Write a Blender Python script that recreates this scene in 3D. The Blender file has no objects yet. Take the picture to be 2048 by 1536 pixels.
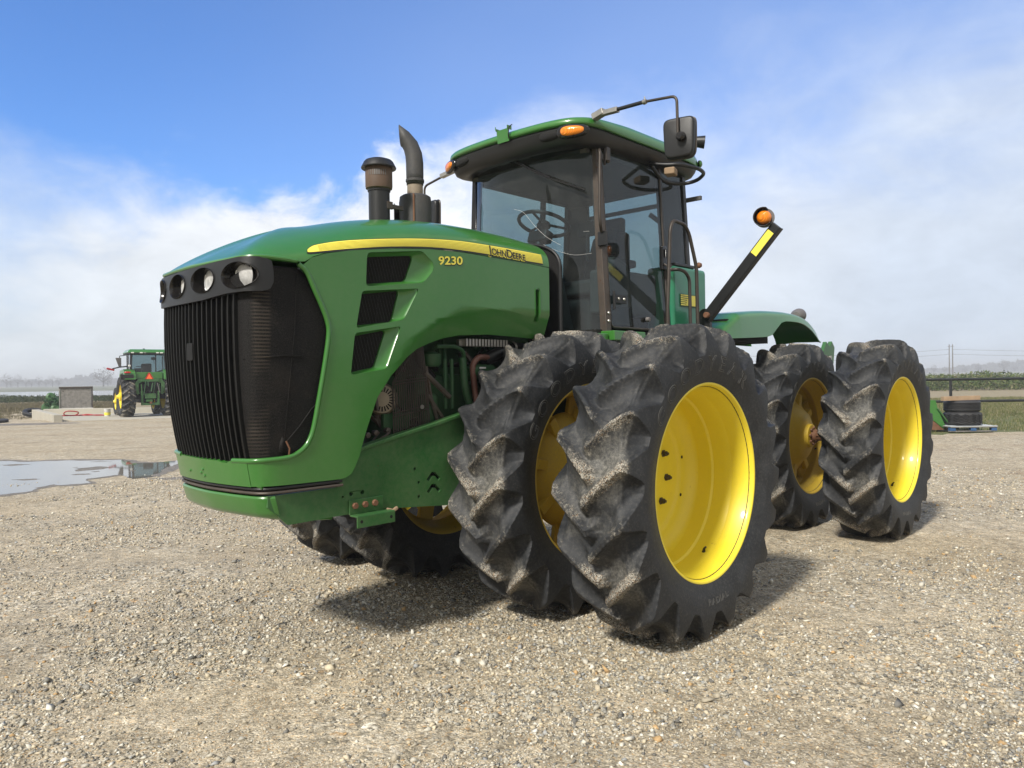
import bpy, bmesh, math, random, bisect
import numpy as np
from mathutils import Vector, Matrix
from mathutils.geometry import tessellate_polygon
R=math.radians; PI=math.pi
rnd=random.Random(7); nr=np.random.default_rng(11)
sc=bpy.context.scene; COL=sc.collection
# ---------------------------------------------------------------- helpers
class MB:
    def __init__(s): s.v=[]; s.f=[]
    def add(s,vs,fs):
        n=len(s.v); s.v+= [tuple(v) for v in vs]; s.f+=[tuple(i+n for i in f) for f in fs]; return s
    def box(s,c,d,rot=None):
        x,y,z=d[0]/2,d[1]/2,d[2]/2
        vs=[Vector((sx*x,sy*y,sz*z)) for sz in(-1,1) for sy in(-1,1) for sx in(-1,1)]
        if rot is not None: vs=[rot@v for v in vs]
        vs=[v+Vector(c) for v in vs]
        return s.add(vs,[(0,2,3,1),(4,5,7,6),(0,1,5,4),(2,6,7,3),(0,4,6,2),(1,3,7,5)])
    def hexa(s,p8):   # bottom 4 ccw, top 4 ccw
        return s.add(p8,[(3,2,1,0),(4,5,6,7),(0,1,5,4),(1,2,6,5),(2,3,7,6),(3,0,4,7)])
    def prism(s,pts,vec):   # planar polygon extruded along vec
        n=len(pts); p=[Vector(q) for q in pts]; v=Vector(vec)
        tri=tessellate_polygon([p])
        nrm=Vector((0,0,0))
        for a,b in zip(p,p[1:]+p[:1]): nrm+=a.cross(b)
        f=[]
        for t in tri:
            a,b,c=(p[i] for i in t)
            if (b-a).cross(c-a).dot(nrm)<0: t=t[::-1]
            f.append(tuple(t) if nrm.dot(v)<0 else tuple(t[::-1]))
        g=[tuple(i+n for i in t[::-1]) for t in f]
        side=[]
        for i in range(n):
            j=(i+1)%n
            q=(i,j,j+n,i+n)
            side.append(q if nrm.dot(v)>0 else q[::-1])
        return s.add(p+[q+v for q in p],f+g+side)
    def tube(s,pts,r,n=10,caps=True,radii=None):
        pts=[Vector(p) for p in pts]; m=len(pts)
        tang=[]
        for i in range(m):
            a=pts[max(i-1,0)]; b=pts[min(i+1,m-1)]; tang.append((b-a).normalized())
        up=Vector((0,0,1))
        if abs(tang[0].dot(up))>.9: up=Vector((1,0,0))
        u=(up-tang[0]*up.dot(tang[0])).normalized(); vs=[]
        for i in range(m):
            u=(u-tang[i]*u.dot(tang[i])).normalized(); w=tang[i].cross(u)
            rr=radii[i] if radii else r
            for k in range(n):
                a=2*PI*k/n; vs.append(pts[i]+(u*math.cos(a)+w*math.sin(a))*rr)
        fs=[]
        for i in range(m-1):
            for k in range(n):
                k2=(k+1)%n; fs.append((i*n+k,i*n+k2,(i+1)*n+k2,(i+1)*n+k))
        if caps: fs+= [tuple(range(n))[::-1],tuple((m-1)*n+k for k in range(n))]
        return s.add(vs,fs)
    def lathe(s,prof,n=32,o=(0,0,0),axis='z',close=False,ang=None):
        # prof: list of (r,h); axis direction of h
        ex={'z':(Vector((1,0,0)),Vector((0,1,0)),Vector((0,0,1))),'y':(Vector((1,0,0)),Vector((0,0,-1)),Vector((0,1,0))),'x':(Vector((0,1,0)),Vector((0,0,1)),Vector((1,0,0)))}
        a,b,c=ex[axis] if isinstance(axis,str) else axis
        o=Vector(o); vs=[]
        for r,h in prof:
            for k in range(n):
                t=2*PI*k/n; vs.append(o+a*(r*math.cos(t))+b*(r*math.sin(t))+c*h)
        fs=[]; m=len(prof)
        for i in range(m-1):
            for k in range(n):
                k2=(k+1)%n; fs.append((i*n+k,i*n+k2,(i+1)*n+k2,(i+1)*n+k))
        if close: fs+= [tuple(range(n))[::-1],tuple((m-1)*n+k for k in range(n))]
        return s.add(vs,fs)
def fillet(pts,r=.05,n=5):
    pts=[Vector(p) for p in pts]; out=[pts[0]]
    for a,b,c in zip(pts,pts[1:],pts[2:]):
        d1=(a-b); d2=(c-b); k=min(r,d1.length*.48,d2.length*.48)
        p=b+d1.normalized()*k; q=b+d2.normalized()*k
        for i in range(n+1):
            t=i/n; out.append(p*(1-t)**2+b*2*t*(1-t)+q*t*t)
    out.append(pts[-1]); return out
def axes(d,up=(0,0,1)):
    c=Vector(d).normalized(); u=Vector(up)
    if abs(c.dot(u))>.95: u=Vector((1,0,0))
    a=(u-c*u.dot(c)).normalized(); return a,c.cross(a),c
def obj(name,mb,mat,parent=None,bev=0,seg=2,ang=38,sol=0,recalc=True,label=None,flat=False):
    me=bpy.data.meshes.new(name)
    if isinstance(mb,MB):
        me.from_pydata(mb.v,[],mb.f)
        if recalc:
            b=bmesh.new(); b.from_mesh(me); bmesh.ops.recalc_face_normals(b,faces=b.faces); b.to_mesh(me); b.free()
    else: me=mb
    o=bpy.data.objects.new(name,me); COL.objects.link(o)
    me.materials.clear()
    for m in (mat if isinstance(mat,(list,tuple)) else [mat]): me.materials.append(m)
    if not flat:
        me.shade_smooth(); me.set_sharp_from_angle(angle=R(ang))
    if sol:
        m=o.modifiers.new('s','SOLIDIFY'); m.thickness=sol; m.offset=-1
    if bev:
        m=o.modifiers.new('b','BEVEL'); m.width=bev; m.segments=seg; m.limit_method='ANGLE'; m.angle_limit=R(40); m.harden_normals=True
    if parent is not None: o.parent=parent
    if label: o['label']=label
    return o
def tag(o,label=None,cat=None,group=None,kind=None):
    if label: o['label']=label
    if cat: o['category']=cat
    if group: o['group']=group
    if kind: o['kind']=kind
    return o
def thing(name,label,cat,loc=(0,0,0),rz=0,group=None):
    o=bpy.data.objects.new(name,None); COL.objects.link(o); o.location=loc; o.rotation_euler=(0,0,rz)
    o.empty_display_size=.3
    return tag(o,label,cat,group)
def empty(name,parent,loc=(0,0,0)):
    o=bpy.data.objects.new(name,None); COL.objects.link(o); o.location=loc; o.parent=parent; return o
def copy_tree(o,parent=None):
    c=o.copy(); COL.objects.link(c); c.parent=parent
    for ch in list(o.children): copy_tree(ch,c)
    return c
def poly_mesh(name,loops,warp,step=.05,flip=False,stepy=None):
    """2D polygon with holes -> triangulated, cut on a grid, warped to 3D."""
    flat=[Vector((x,y,0)) for l in loops for x,y in l]
    tri=tessellate_polygon([[Vector((x,y,0)) for x,y in l] for l in loops])
    b=bmesh.new(); vs=[b.verts.new(p) for p in flat]
    for t in tri:
        p=[flat[i] for i in t]
        if (p[1]-p[0]).cross(p[2]-p[0]).z<0: t=t[::-1]
        try: b.faces.new([vs[i] for i in t])
        except ValueError: pass
    xs=[p.x for p in flat]; ys=[p.y for p in flat]
    for ax,lo,hi,st in ((0,min(xs),max(xs),step),(1,min(ys),max(ys),stepy or step)):
        k=math.floor(lo/st)+1
        while k*st<hi-1e-5:
            co=[0,0,0]; co[ax]=k*st+.00013; no=[0,0,0]; no[ax]=1
            bmesh.ops.bisect_plane(b,geom=b.verts[:]+b.edges[:]+b.faces[:],plane_co=co,plane_no=no,dist=1e-6); k+=1
    bmesh.ops.remove_doubles(b,verts=b.verts,dist=1e-5)
    for v in b.verts: v.co=Vector(warp(v.co.x,v.co.y))
    if flip: bmesh.ops.reverse_faces(b,faces=b.faces)
    me=bpy.data.meshes.new(name); b.to_mesh(me); b.free(); return me
def np_mesh(name,V,F,attrs=None,corner_n=4):
    me=bpy.data.meshes.new(name); V=np.ascontiguousarray(V,np.float32); F=np.ascontiguousarray(F,np.int32)
    me.vertices.add(len(V)); me.vertices.foreach_set('co',V.ravel())
    me.loops.add(F.size); me.loops.foreach_set('vertex_index',F.ravel())
    me.polygons.add(len(F)); me.polygons.foreach_set('loop_start',np.arange(len(F),dtype=np.int32)*F.shape[1])
    me.polygons.foreach_set('loop_total',np.full(len(F),F.shape[1],np.int32))
    me.update(calc_edges=True); me.validate()
    for k,a in (attrs or {}).items():
        a=np.asarray(a,np.float32)
        if a.ndim==1: t=me.attributes.new(k,'FLOAT','POINT'); t.data.foreach_set('value',a)
        else:
            t=me.attributes.new(k,'FLOAT_COLOR','POINT'); t.data.foreach_set('color',np.c_[a,np.ones(len(a))].astype(np.float32).ravel())
    return me
# ---------------------------------------------------------------- materials
def new_mat(name):
    m=bpy.data.materials.new(name); m.use_nodes=True; nt=m.node_tree
    for n in list(nt.nodes): nt.nodes.remove(n)
    out=nt.nodes.new('ShaderNodeOutputMaterial'); return m,nt,out
class N:
    def __init__(s,nt): s.t=nt
    def n(s,typ,**k):
        x=s.t.nodes.new('ShaderNode'+typ)
        ins=k.pop('i',{})
        for a,b in k.items(): setattr(x,a,b)
        for a,b in ins.items():
            if hasattr(b,'is_output') or isinstance(b,bpy.types.NodeSocket): s.t.links.new(b,x.inputs[a])
            else: x.inputs[a].default_value=b
        return x
    def math(s,op,a,b=0,c=None,clamp=False):
        i={0:a,1:b}
        if c is not None: i[2]=c
        return s.n('Math',operation=op,use_clamp=clamp,i=i).outputs[0]
    def noise(s,vec,scale,detail=4,rough=.55,dist=0):
        return s.n('TexNoise',i={'Vector':vec,'Scale':scale,'Detail':detail,'Roughness':rough,'Distortion':dist}).outputs['Fac']
    def vor(s,vec,scale,feature='F1',rnd=1):
        return s.n('TexVoronoi',feature=feature,i={'Vector':vec,'Scale':scale,'Randomness':rnd})
    def ramp(s,fac,stops,interp='LINEAR'):
        x=s.n('ValToRGB',i={'Fac':fac}); e=x.color_ramp.elements; x.color_ramp.interpolation=interp
        while len(e)<len(stops): e.new(.5)
        for k,(p,c) in zip(e,stops):
            k.position=p; k.color=(c,c,c,1) if isinstance(c,(int,float)) else (*c,1)
        return x.outputs[0]
    def rng(s,v,a,b,c=0,d=1,smooth=False):
        return s.n('MapRange',interpolation_type='SMOOTHSTEP' if smooth else 'LINEAR',i={0:v,1:a,2:b,3:c,4:d}).outputs[0]
    def mix(s,f,a,b,mode='MIX'):
        x=s.n('Mix',data_type='RGBA',blend_type=mode)
        for idx,v in ((0,f),(6,a),(7,b)):
            if isinstance(v,bpy.types.NodeSocket): s.t.links.new(v,x.inputs[idx])
            else: x.inputs[idx].default_value=v if isinstance(v,(int,float)) else (*v,1)
        return x.outputs[2]
    def obj(s): return s.n('TexCoord').outputs['Object']
    def bump(s,h,st=.3,d=.01,nrm=None):
        i={'Height':h,'Strength':st,'Distance':d}
        if nrm is not None: i['Normal']=nrm
        return s.n('Bump',i=i).outputs[0]
    def bsdf(s,**k):
        return s.n('BsdfPrincipled',i={a.replace('_',' '):((*b,1) if isinstance(b,tuple) and len(b)==3 else b) for a,b in k.items()}).outputs[0]
def surf_mat(name,col,rough=.5,metal=0.,coat=0.,dust=.15,dustcol=(.30,.25,.18),wear=0.,wearcol=(.10,.045,.02),bump=.0,bscale=60,nscale=3.,spec=.5,var=.12,up=False):
    m,nt,out=new_mat(name); g=N(nt); v=g.obj()
    n1=g.noise(v,nscale,6,.6); n2=g.noise(v,nscale*14,5,.7)
    c=g.mix(g.rng(n1,.3,.7,0,1),tuple(x*(1-var) for x in col),tuple(min(1,x*(1+var)) for x in col))
    f=g.math('MULTIPLY',g.rng(g.math('ADD',g.math('MULTIPLY',n1,.5),g.math('MULTIPLY',n2,.5)),.38,.72,0,1),dust)
    if up:
        nz=g.n('SeparateXYZ',i={0:g.n('NewGeometry').outputs['Normal']}).outputs[2]
        f=g.math('ADD',f,g.math('MULTIPLY',g.rng(nz,.3,1,0,1),up),clamp=True)
    c=g.mix(f,c,dustcol)
    r=g.math('ADD',rough,g.math('MULTIPLY',f,.45),clamp=True)
    if wear:
        w=g.rng(g.noise(v,nscale*5,8,.75),.70-wear*.25,.76-wear*.25,0,1)
        c=g.mix(w,c,wearcol); r=g.math('ADD',r,g.math('MULTIPLY',w,.3),clamp=True)
    kw=dict(Base_Color=c,Roughness=r,Metallic=metal,Coat_Weight=coat,Coat_Roughness=.12)
    kw['Specular IOR Level']=spec
    if bump: kw['Normal']=g.bump(g.noise(v,bscale,5,.7),bump,.004)
    nt.links.new(g.bsdf(**kw),out.inputs[0]); return m
GRN=(.031,.165,.021)
M={}
M['green']=surf_mat('green_paint',GRN,.30,coat=.6,dust=.12,dustcol=(.20,.24,.14),var=.06,nscale=1.6)
M['green_old']=surf_mat('green_frame_paint',(.02,.115,.024),.42,coat=.15,dust=.22,wear=.12,var=.1,nscale=2.5)
M['green_eng']=surf_mat('green_engine_paint',(.012,.075,.022),.5,dust=.35,dustcol=(.10,.09,.06),wear=.2,nscale=5)
M['green_tank']=surf_mat('green_tank_plastic',(.015,.19,.095),.3,coat=.3,dust=.08,nscale=2)
M['yellow']=surf_mat('yellow_paint',(.84,.68,.034),.42,coat=.15,dust=.16,dustcol=(.50,.38,.14),wear=.17,wearcol=(.30,.16,.02),var=.06,nscale=2.2)
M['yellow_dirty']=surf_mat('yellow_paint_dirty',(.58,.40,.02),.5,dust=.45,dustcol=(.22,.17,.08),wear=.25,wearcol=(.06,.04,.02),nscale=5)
M['decal_yellow']=surf_mat('yellow_decal',(.88,.78,.10),.4,dust=.05,var=.03)
M['black_plastic']=surf_mat('black_plastic',(.010,.0105,.0115),.42,dust=.06,dustcol=(.07,.07,.065),bump=.15,bscale=300)
M['grille_black']=surf_mat('grille_black',(.007,.0075,.008),.55,dust=.12,dustcol=(.04,.037,.033),spec=.3)
M['black_gloss']=surf_mat('black_gloss',(.008,.008,.009),.2,dust=.05)
M['dark']=surf_mat('dark_void',(.006,.006,.006),.9,dust=.1,dustcol=(.03,.026,.02))
M['rust_steel']=surf_mat('worn_steel',(.065,.055,.048),.45,metal=.3,dust=.4,dustcol=(.17,.13,.10),wear=.5,wearcol=(.10,.05,.03),bump=.3,bscale=90,nscale=7)
M['rail']=surf_mat('worn_handrail',(.05,.043,.038),.4,metal=.4,dust=.35,dustcol=(.14,.11,.085),wear=.25,nscale=9)
M['rust']=surf_mat('rusty_bolt',(.16,.07,.035),.7,dust=.4,dustcol=(.22,.14,.09),bump=.5,bscale=120,nscale=12)
M['zinc']=surf_mat('zinc_steel',(.42,.41,.38),.35,metal=.8,dust=.3,nscale=12)
M['exhaust']=surf_mat('muffler_steel',(.045,.048,.052),.55,metal=.2,dust=.35,dustcol=(.16,.135,.11),wear=.15,nscale=4,bump=.2,bscale=140)
M['exhaust_tan']=surf_mat('exhaust_collar',(.30,.25,.19),.6,metal=.2,dust=.2,wear=.2,nscale=9)
M['precleaner']=surf_mat('precleaner_brown',(.10,.062,.042),.6,dust=.4,dustcol=(.16,.11,.08),nscale=8)
M['beige']=surf_mat('alternator_alloy',(.30,.26,.20),.55,metal=.3,dust=.4,dustcol=(.14,.11,.07),nscale=12)
M['copper']=surf_mat('pink_hose',(.15,.055,.04),.5,dust=.3,nscale=9)
M['seat']=surf_mat('seat_fabric',(.05,.052,.055),.9,dust=.2)
M['interior']=surf_mat('cab_lining',(.10,.10,.10),.85,dust=.1)
M['white']=surf_mat('white_plastic',(.75,.75,.73),.4,dust=.1)
M['red']=surf_mat('red_hose',(.35,.02,.02),.45,dust=.1)
M['wood']=surf_mat('weathered_wood',(.22,.21,.195),.85,dust=.5,dustcol=(.33,.31,.28),nscale=6,var=.3)
M['board']=surf_mat('tan_board',(.34,.24,.15),.8,dust=.3,dustcol=(.18,.12,.08),nscale=5,var=.25)
M['blue_wood']=surf_mat('blue_paint_wood',(.02,.09,.24),.7,dust=.25,dustcol=(.2,.2,.2),nscale=6)
M['concrete']=surf_mat('concrete',(.42,.40,.34),.85,dust=.4,dustcol=(.33,.30,.24),nscale=1.5,bump=.3,bscale=40)
M['pipe_black']=surf_mat('black_pipe',(.012,.013,.016),.4,dust=.15,dustcol=(.08,.08,.08))
M['gray_plastic']=surf_mat('grey_plastic',(.12,.115,.12),.55,dust=.2)
M['tree']=surf_mat('bare_twigs',(.085,.075,.065),.95,dust=.2,dustcol=(.12,.11,.10))
M['pole']=surf_mat('pole_wood',(.12,.10,.085),.9,dust=.1)
def emis_amber(name,col,e=.0):
    m,nt,out=new_mat(name); g=N(nt); v=g.obj()
    w=g.n('TexWave',wave_type='BANDS',bands_direction='X',i={'Vector':v,'Scale':38.,'Distortion':1.}).outputs['Fac']
    c=g.mix(w,col,tuple(x*.72 for x in col))
    nt.links.new(g.bsdf(Base_Color=c,Roughness=.12,Coat_Weight=.5,Subsurface_Weight=0.,Normal=g.bump(w,.4,.004)),out.inputs[0]); return m
M['amber']=emis_amber('amber_lens',(.95,.27,.01)); M['red_lens']=emis_amber('red_lens',(.5,.01,.01))
def glass_mat(name,tint,rough=.02,dirt=.06,refl=1.45,dcol=(.35,.36,.35)):
    m,nt,out=new_mat(name); g=N(nt); v=g.obj()
    tr=g.n('BsdfTransparent',i={0:(*tint,1)}).outputs[0]
    gl=g.n('BsdfGlossy',i={'Color':(.9,.93,.95,1),'Roughness':rough}).outputs[0]
    df=g.n('BsdfDiffuse',i={'Color':(*dcol,1)}).outputs[0]
    ge=g.n('NewGeometry'); dt=g.math('ABSOLUTE',g.n('VectorMath',operation='DOT_PRODUCT',i={0:ge.outputs['Normal'],1:ge.outputs['Incoming']}).outputs['Value'])
    fr=g.math('ADD',.045,g.math('MULTIPLY',.955,g.math('POWER',g.math('SUBTRACT',1.,dt),5.)),clamp=True)
    a=g.n('MixShader',i={0:fr,1:tr,2:gl}).outputs[0]
    d=g.math('MULTIPLY',g.rng(g.noise(v,6,6,.7,.5),.35,.75,.35,1.),dirt)
    b=g.n('MixShader',i={0:d,1:a,2:df}).outputs[0]
    nt.links.new(b,out.inputs[0]); return m
M['glass']=glass_mat('tinted_glass',(.41,.52,.54),dirt=.07,refl=1.5)
M['glass_side']=glass_mat('tinted_side_glass',(.36,.46,.48),dirt=.08,refl=1.5)
M['lens']=glass_mat('lamp_lens',(.9,.92,.93),dirt=.8,refl=1.5,dcol=(.8,.8,.78))
def chrome():
    m,nt,out=new_mat('reflector'); g=N(nt); v=g.obj()
    w=g.n('TexWave',bands_direction='Y',i={'Vector':v,'Scale':55.,'Distortion':.3}).outputs['Fac']
    nt.links.new(g.bsdf(Base_Color=(.8,.8,.8),Metallic=.9,Roughness=.28,Normal=g.bump(w,.35,.004)),out.inputs[0]); return m
M['reflector']=chrome()
def mesh_screen():
    m,nt,out=new_mat('grille_screen'); g=N(nt); v=g.obj()
    x=g.n('SeparateXYZ',i={0:v})
    fin=g.n('TexWave',wave_type='BANDS',bands_direction='Z',i={'Vector':v,'Scale':17.,'Distortion':.4,'Detail':1.}).outputs['Fac']
    band=g.math('MULTIPLY',g.math('MULTIPLY',g.rng(x.outputs[0],2.18,2.20,0,1),g.rng(x.outputs[0],2.265,2.285,1,0)),g.rng(g.noise(v,3.5,2),.38,.56,0.1,1))
    n2=g.noise(v,230,3,.8); n3=g.noise(v,4,5,.6)
    c=g.mix(g.math('MULTIPLY',g.rng(n2,.45,.75,0,1),.8),(.0035,.0035,.004),(.042,.040,.037))
    c=g.mix(g.math('MULTIPLY',g.math('MULTIPLY',g.math('POWER',fin,2),band),.55),c,(.10,.08,.06))
    c=g.mix(g.rng(n3,.55,.75,0,.35),c,(.045,.038,.03))
    nt.links.new(g.bsdf(Base_Color=c,Roughness=.7,Normal=g.bump(n2,.6,.003),**{'Specular IOR Level':.2}),out.inputs[0]); return m
M['screen']=mesh_screen()
def rubber():
    m,nt,out=new_mat('tyre_rubber'); g=N(nt); v=g.obj()
    a=g.n('Attribute',attribute_name='mud').outputs['Fac']; sw=g.n('Attribute',attribute_name='side').outputs['Fac']
    n1=g.noise(v,7,6,.65); n2=g.noise(v,60,6,.75); n3=g.noise(v,2.2,4,.6); n4=g.noise(v,190,3,.8)
    base=g.mix(g.rng(n1,.35,.7,0,1),(.010,.0115,.014),(.034,.037,.042))
    base=g.mix(g.math('MULTIPLY',g.rng(n2,.5,.75,0,1),.30),base,(.15,.14,.12))
    # dry dust film on the tread, dried mud with grit on the lug crests
    film=g.math('MULTIPLY',g.math('MULTIPLY',g.rng(n3,.46,.68,.03,.58),g.math('SUBTRACT',1.,g.math('MULTIPLY',sw,.9,None,True))),g.rng(n2,.35,.68,.12,1))
    c=g.mix(film,base,(.36,.345,.30))
    mudm=g.math('ADD',a,g.math('MULTIPLY',g.math('SUBTRACT',n2,.5),1.25))
    mudm=g.rng(g.math('ADD',mudm,g.math('MULTIPLY',g.math('SUBTRACT',n3,.5),3.0)),.80,1.18,0,1)
    vc=g.vor(v,230).outputs['Color']; rr=g.n('SeparateColor',i={0:vc}).outputs[0]
    grit=g.ramp(rr,[(0,(.055,.045,.035)),(.3,(.16,.14,.115)),(.45,(.36,.34,.29)),(.72,(.48,.45,.38)),(.94,(.38,.23,.11)),(1,(.56,.54,.48))],'CONSTANT')
    c=g.mix(g.math('MULTIPLY',mudm,.85),c,grit)
    c=g.mix(g.rng(sw,1.3,1.6,0,.8),c,(.20,.195,.18))
    h=g.math('ADD',g.math('MULTIPLY',n2,.5),g.math('MULTIPLY',g.math('MULTIPLY',mudm,n4),1.1))
    r=g.rng(n1,.3,.7,.50,.68)
    nt.links.new(g.bsdf(Base_Color=c,Roughness=g.math('ADD',r,g.math('MULTIPLY',mudm,.3),clamp=True),Normal=g.bump(h,.45,.006),**{'Specular IOR Level':.32}),out.inputs[0]); return m
M['rubber']=rubber()
M['tyre_plain']=surf_mat('plain_tyre_rubber',(.018,.019,.022),.6,dust=.25,dustcol=(.10,.09,.08),bump=.3,bscale=60)

# ---------------------------------------------------------------- wheels
def tyre_arrays(NL=19,sub=54,texts=True,RT=.985,seed=1,H=.075):
    # outer envelope (y>0) from bead to crown
    prof=[(.195,.590),(.222,.600),(.236,.635),(.256,.690),(.268,.745),(.272,.800),(.268,.850),(.262,.890),(.256,.920),(.245,.945),(.228,.962),(.20,.972),(.15,.980),(.08,.984),(0,RT)]
    P=[];acc=[0]
    for a,b in zip(prof,prof[1:]): acc.append(acc[-1]+math.hypot(a[0]-b[0],a[1]-b[1]))
    ns=78
    def at(t):
        d=t*acc[-1]; i=min(bisect.bisect_right(acc,d)-1,len(prof)-2); u=(d-acc[i])/(acc[i+1]-acc[i]); a,b=prof[i],prof[i+1]
        return a[0]+(b[0]-a[0])*u,a[1]+(b[1]-a[1])*u
    half=np.array([at(t) for t in np.linspace(0,1,ns)])
    # smooth
    for _ in range(4): half[1:-1]=(half[:-2]+2*half[1:-1]+half[2:])/4
    full=np.concatenate([half,(half[:-1]*[-1,1])[::-1]])
    nt_=NL*sub; th=np.arange(nt_)*2*PI/nt_
    Y=full[:,0][None,:].repeat(nt_,0); RR=full[:,1][None,:].repeat(nt_,0); TH=th[:,None].repeat(len(full),1)
    aY=np.abs(Y)
    # inward direction
    k=np.clip((aY-.15)/.115,0,1)*PI/2*.62; k=k+np.clip((.93-RR)/.12,0,1)*(PI/2*.38)
    dy=-np.sin(k)*np.sign(Y); dr=-np.cos(k)
    fade=np.clip((.952-RR)/.175,0,1)**.85
    pitch=2*PI/NL
    def lug(side,phase):
        y=Y*side; yy=np.clip(y,-.02,.262)
        lead=.215*(1-np.clip(yy/.255,0,1))**1.25
        lead=lead-np.clip(.94-RR,0,.2)*.35*(y>0)
        # angle increasing th = rotation from +x (front) upward; crown travels with centre ahead -> centre at smaller angle at the top
        ang=(TH+ (lead)/.97 +phase)/pitch
        d=(ang-np.round(ang))*pitch*.97
        out=np.clip(-.012-y,0,1)
        wt=.024-.008*np.clip(yy/.25,0,1)+.004*np.sin(TH*7+side)
        wb=np.where(d>0,.104,.128)-.02*np.clip(1-yy/.2,0,1)
        dd=np.sqrt(np.clip(np.abs(d)-wt,0,1)**2+(out*1.0)**2)
        L=np.clip(1-dd/wb,0,1)**1.45
        return L,dd
    L1,d1=lug(1,0); L2,d2=lug(-1,pitch/2)
    L=np.maximum(L1,L2)
    rs=np.random.default_rng(seed)
    wob=sum(np.sin(TH*rs.integers(20,160)+Y*rs.uniform(20,120)+rs.uniform(0,6)) for _ in range(9))/9
    wob2=sum(np.sin(TH*rs.integers(3,24)+Y*rs.uniform(5,30)+rs.uniform(0,6)) for _ in range(6))/6
    depth=(H+.030*np.clip(k-.5,0,1))*np.clip((1-L)-fade*1.08,0,1)**(.54-.06*np.clip(k-.5,0,1))
    crest=np.clip(L*1.35-.35,0,1)*(1-np.clip(fade*2.2,0,1))
    depth=depth+(wob*.0045-.002)*crest+wob2*.002*(1-fade)
    Yo=Y+dy*depth; Ro=RR+dr*depth
    # worn rounded shoulder corner
    V=np.stack([Ro*np.cos(TH),Yo,Ro*np.sin(TH)],-1).reshape(-1,3)
    m=len(full); i=np.arange(nt_)[:,None]; j=np.arange(m-1)[None,:]
    a=i*m+j; b=((i+1)%nt_)*m+j
    F=np.stack([a,a+1,b+1,b],-1).reshape(-1,4)
    edge=np.exp(-((np.clip(L,0,1)-.75)/.35)**2)
    mud=(crest*.72+.30*edge*(1-np.clip(fade*1.5,0,1))).reshape(-1); side=np.clip((.95-RR)/.05,0,1).reshape(-1)
    return V,F,mud,side,half
def text_arrays(txt,outline=True,bev=.0016,size=.1,sx=1.,spacing=1.,ext=0.):
    cu=bpy.data.curves.new('t','FONT'); cu.body=txt; cu.size=size; cu.align_x='CENTER'; cu.space_character=spacing
    if outline: cu.fill_mode='NONE'; cu.bevel_depth=bev; cu.bevel_resolution=0
    else: cu.extrude=ext
    cu.resolution_u=4
    o=bpy.data.objects.new('t',cu); COL.objects.link(o)
    dg=bpy.context.evaluated_depsgraph_get(); dg.update()
    me=bpy.data.meshes.new_from_object(o.evaluated_get(dg))
    V=np.array([v.co[:] for v in me.vertices]).reshape(-1,3); V[:,0]*=sx; F=[tuple(p.vertices) for p in me.polygons]
    bpy.data.objects.remove(o); bpy.data.curves.remove(cu); bpy.data.meshes.remove(me)
    return V,F
def build_tyre(mirror=False):
    V,F,mud,side,half=tyre_arrays()
    Vs=[V];Fs=[tuple(f) for f in F.tolist()];muds=[mud];sides=[side]
    hr=half[:,1];hy=half[:,0]
    def addtext(txt,size,rbase,mid,sx=1.,up=True,spacing=1.,bev=.0016):
        T,TF=text_arrays(txt,True,bev,size,sx,spacing)
        s=1 if up else -1
        r=rbase+T[:,1]*s; ang=mid-(T[:,0]*s)/(rbase+size*.35)
        n=sum(len(x) for x in Vs)
        yy=np.interp(r,hr,hy)+T[:,2]+.001
        # seen from +y the front (+x) is on the left: reading left->right = from front over the top to the rear
        Vs.append(np.stack([r*np.cos(ang)*(1 if mirror else -1),yy,r*np.sin(PI-ang)],-1)); muds.append(np.zeros(len(T))); sides.append(np.full(len(T),1.45))
        Fs.extend(tuple(i+n for i in f) for f in TF)
    addtext('GOODYEAR',.130,.690,R(94),1.2,True,1.62,.0018)
    addtext('RADIAL',.050,.735,R(-96),1.4,False,1.1,.0014)
    V=np.concatenate(Vs);
    if mirror: V=V*[1,-1,1]
    me=bpy.data.meshes.new('tyre'); me.from_pydata(V.tolist(),[],Fs)
    if mirror: me.flip_normals()
    for k,a in (('mud',np.concatenate(muds)),('side',np.concatenate(sides))):
        t=me.attributes.new(k,'FLOAT','POINT'); t.data.foreach_set('value',a.astype(np.float32))
    me.shade_smooth(); me.set_sharp_from_angle(angle=R(50))
    me.materials.append(M['rubber']); return me
tyre_L=build_tyre(); tyre_R=build_tyre(True)
YF=.225
def rim_prof(outer):
    lip=[(.601,-.022),(.612,-.010),(.618,0),(.612,.004),(.603,.002),(.596,-.008),(.592,-.024),(.590,-.045),(.583,-.060)]
    if outer: return lip+[(.578,-.10),(.571,-.125),(.560,-.150),(.556,-.20),(.553,-.268),(.546,-.274),(.540,-.280),(.538,-.33),(.536,-.40),(.56,-.43),(.60,-.448),(.615,-.452)]
    return lip+[(.575,-.085),(.540,-.12),(.530,-.15),(.548,-.185),(.552,-.22),(.528,-.25),(.515,-.30),(.532,-.335),(.55,-.36),(.56,-.40),(.60,-.448),(.615,-.452)]
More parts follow.
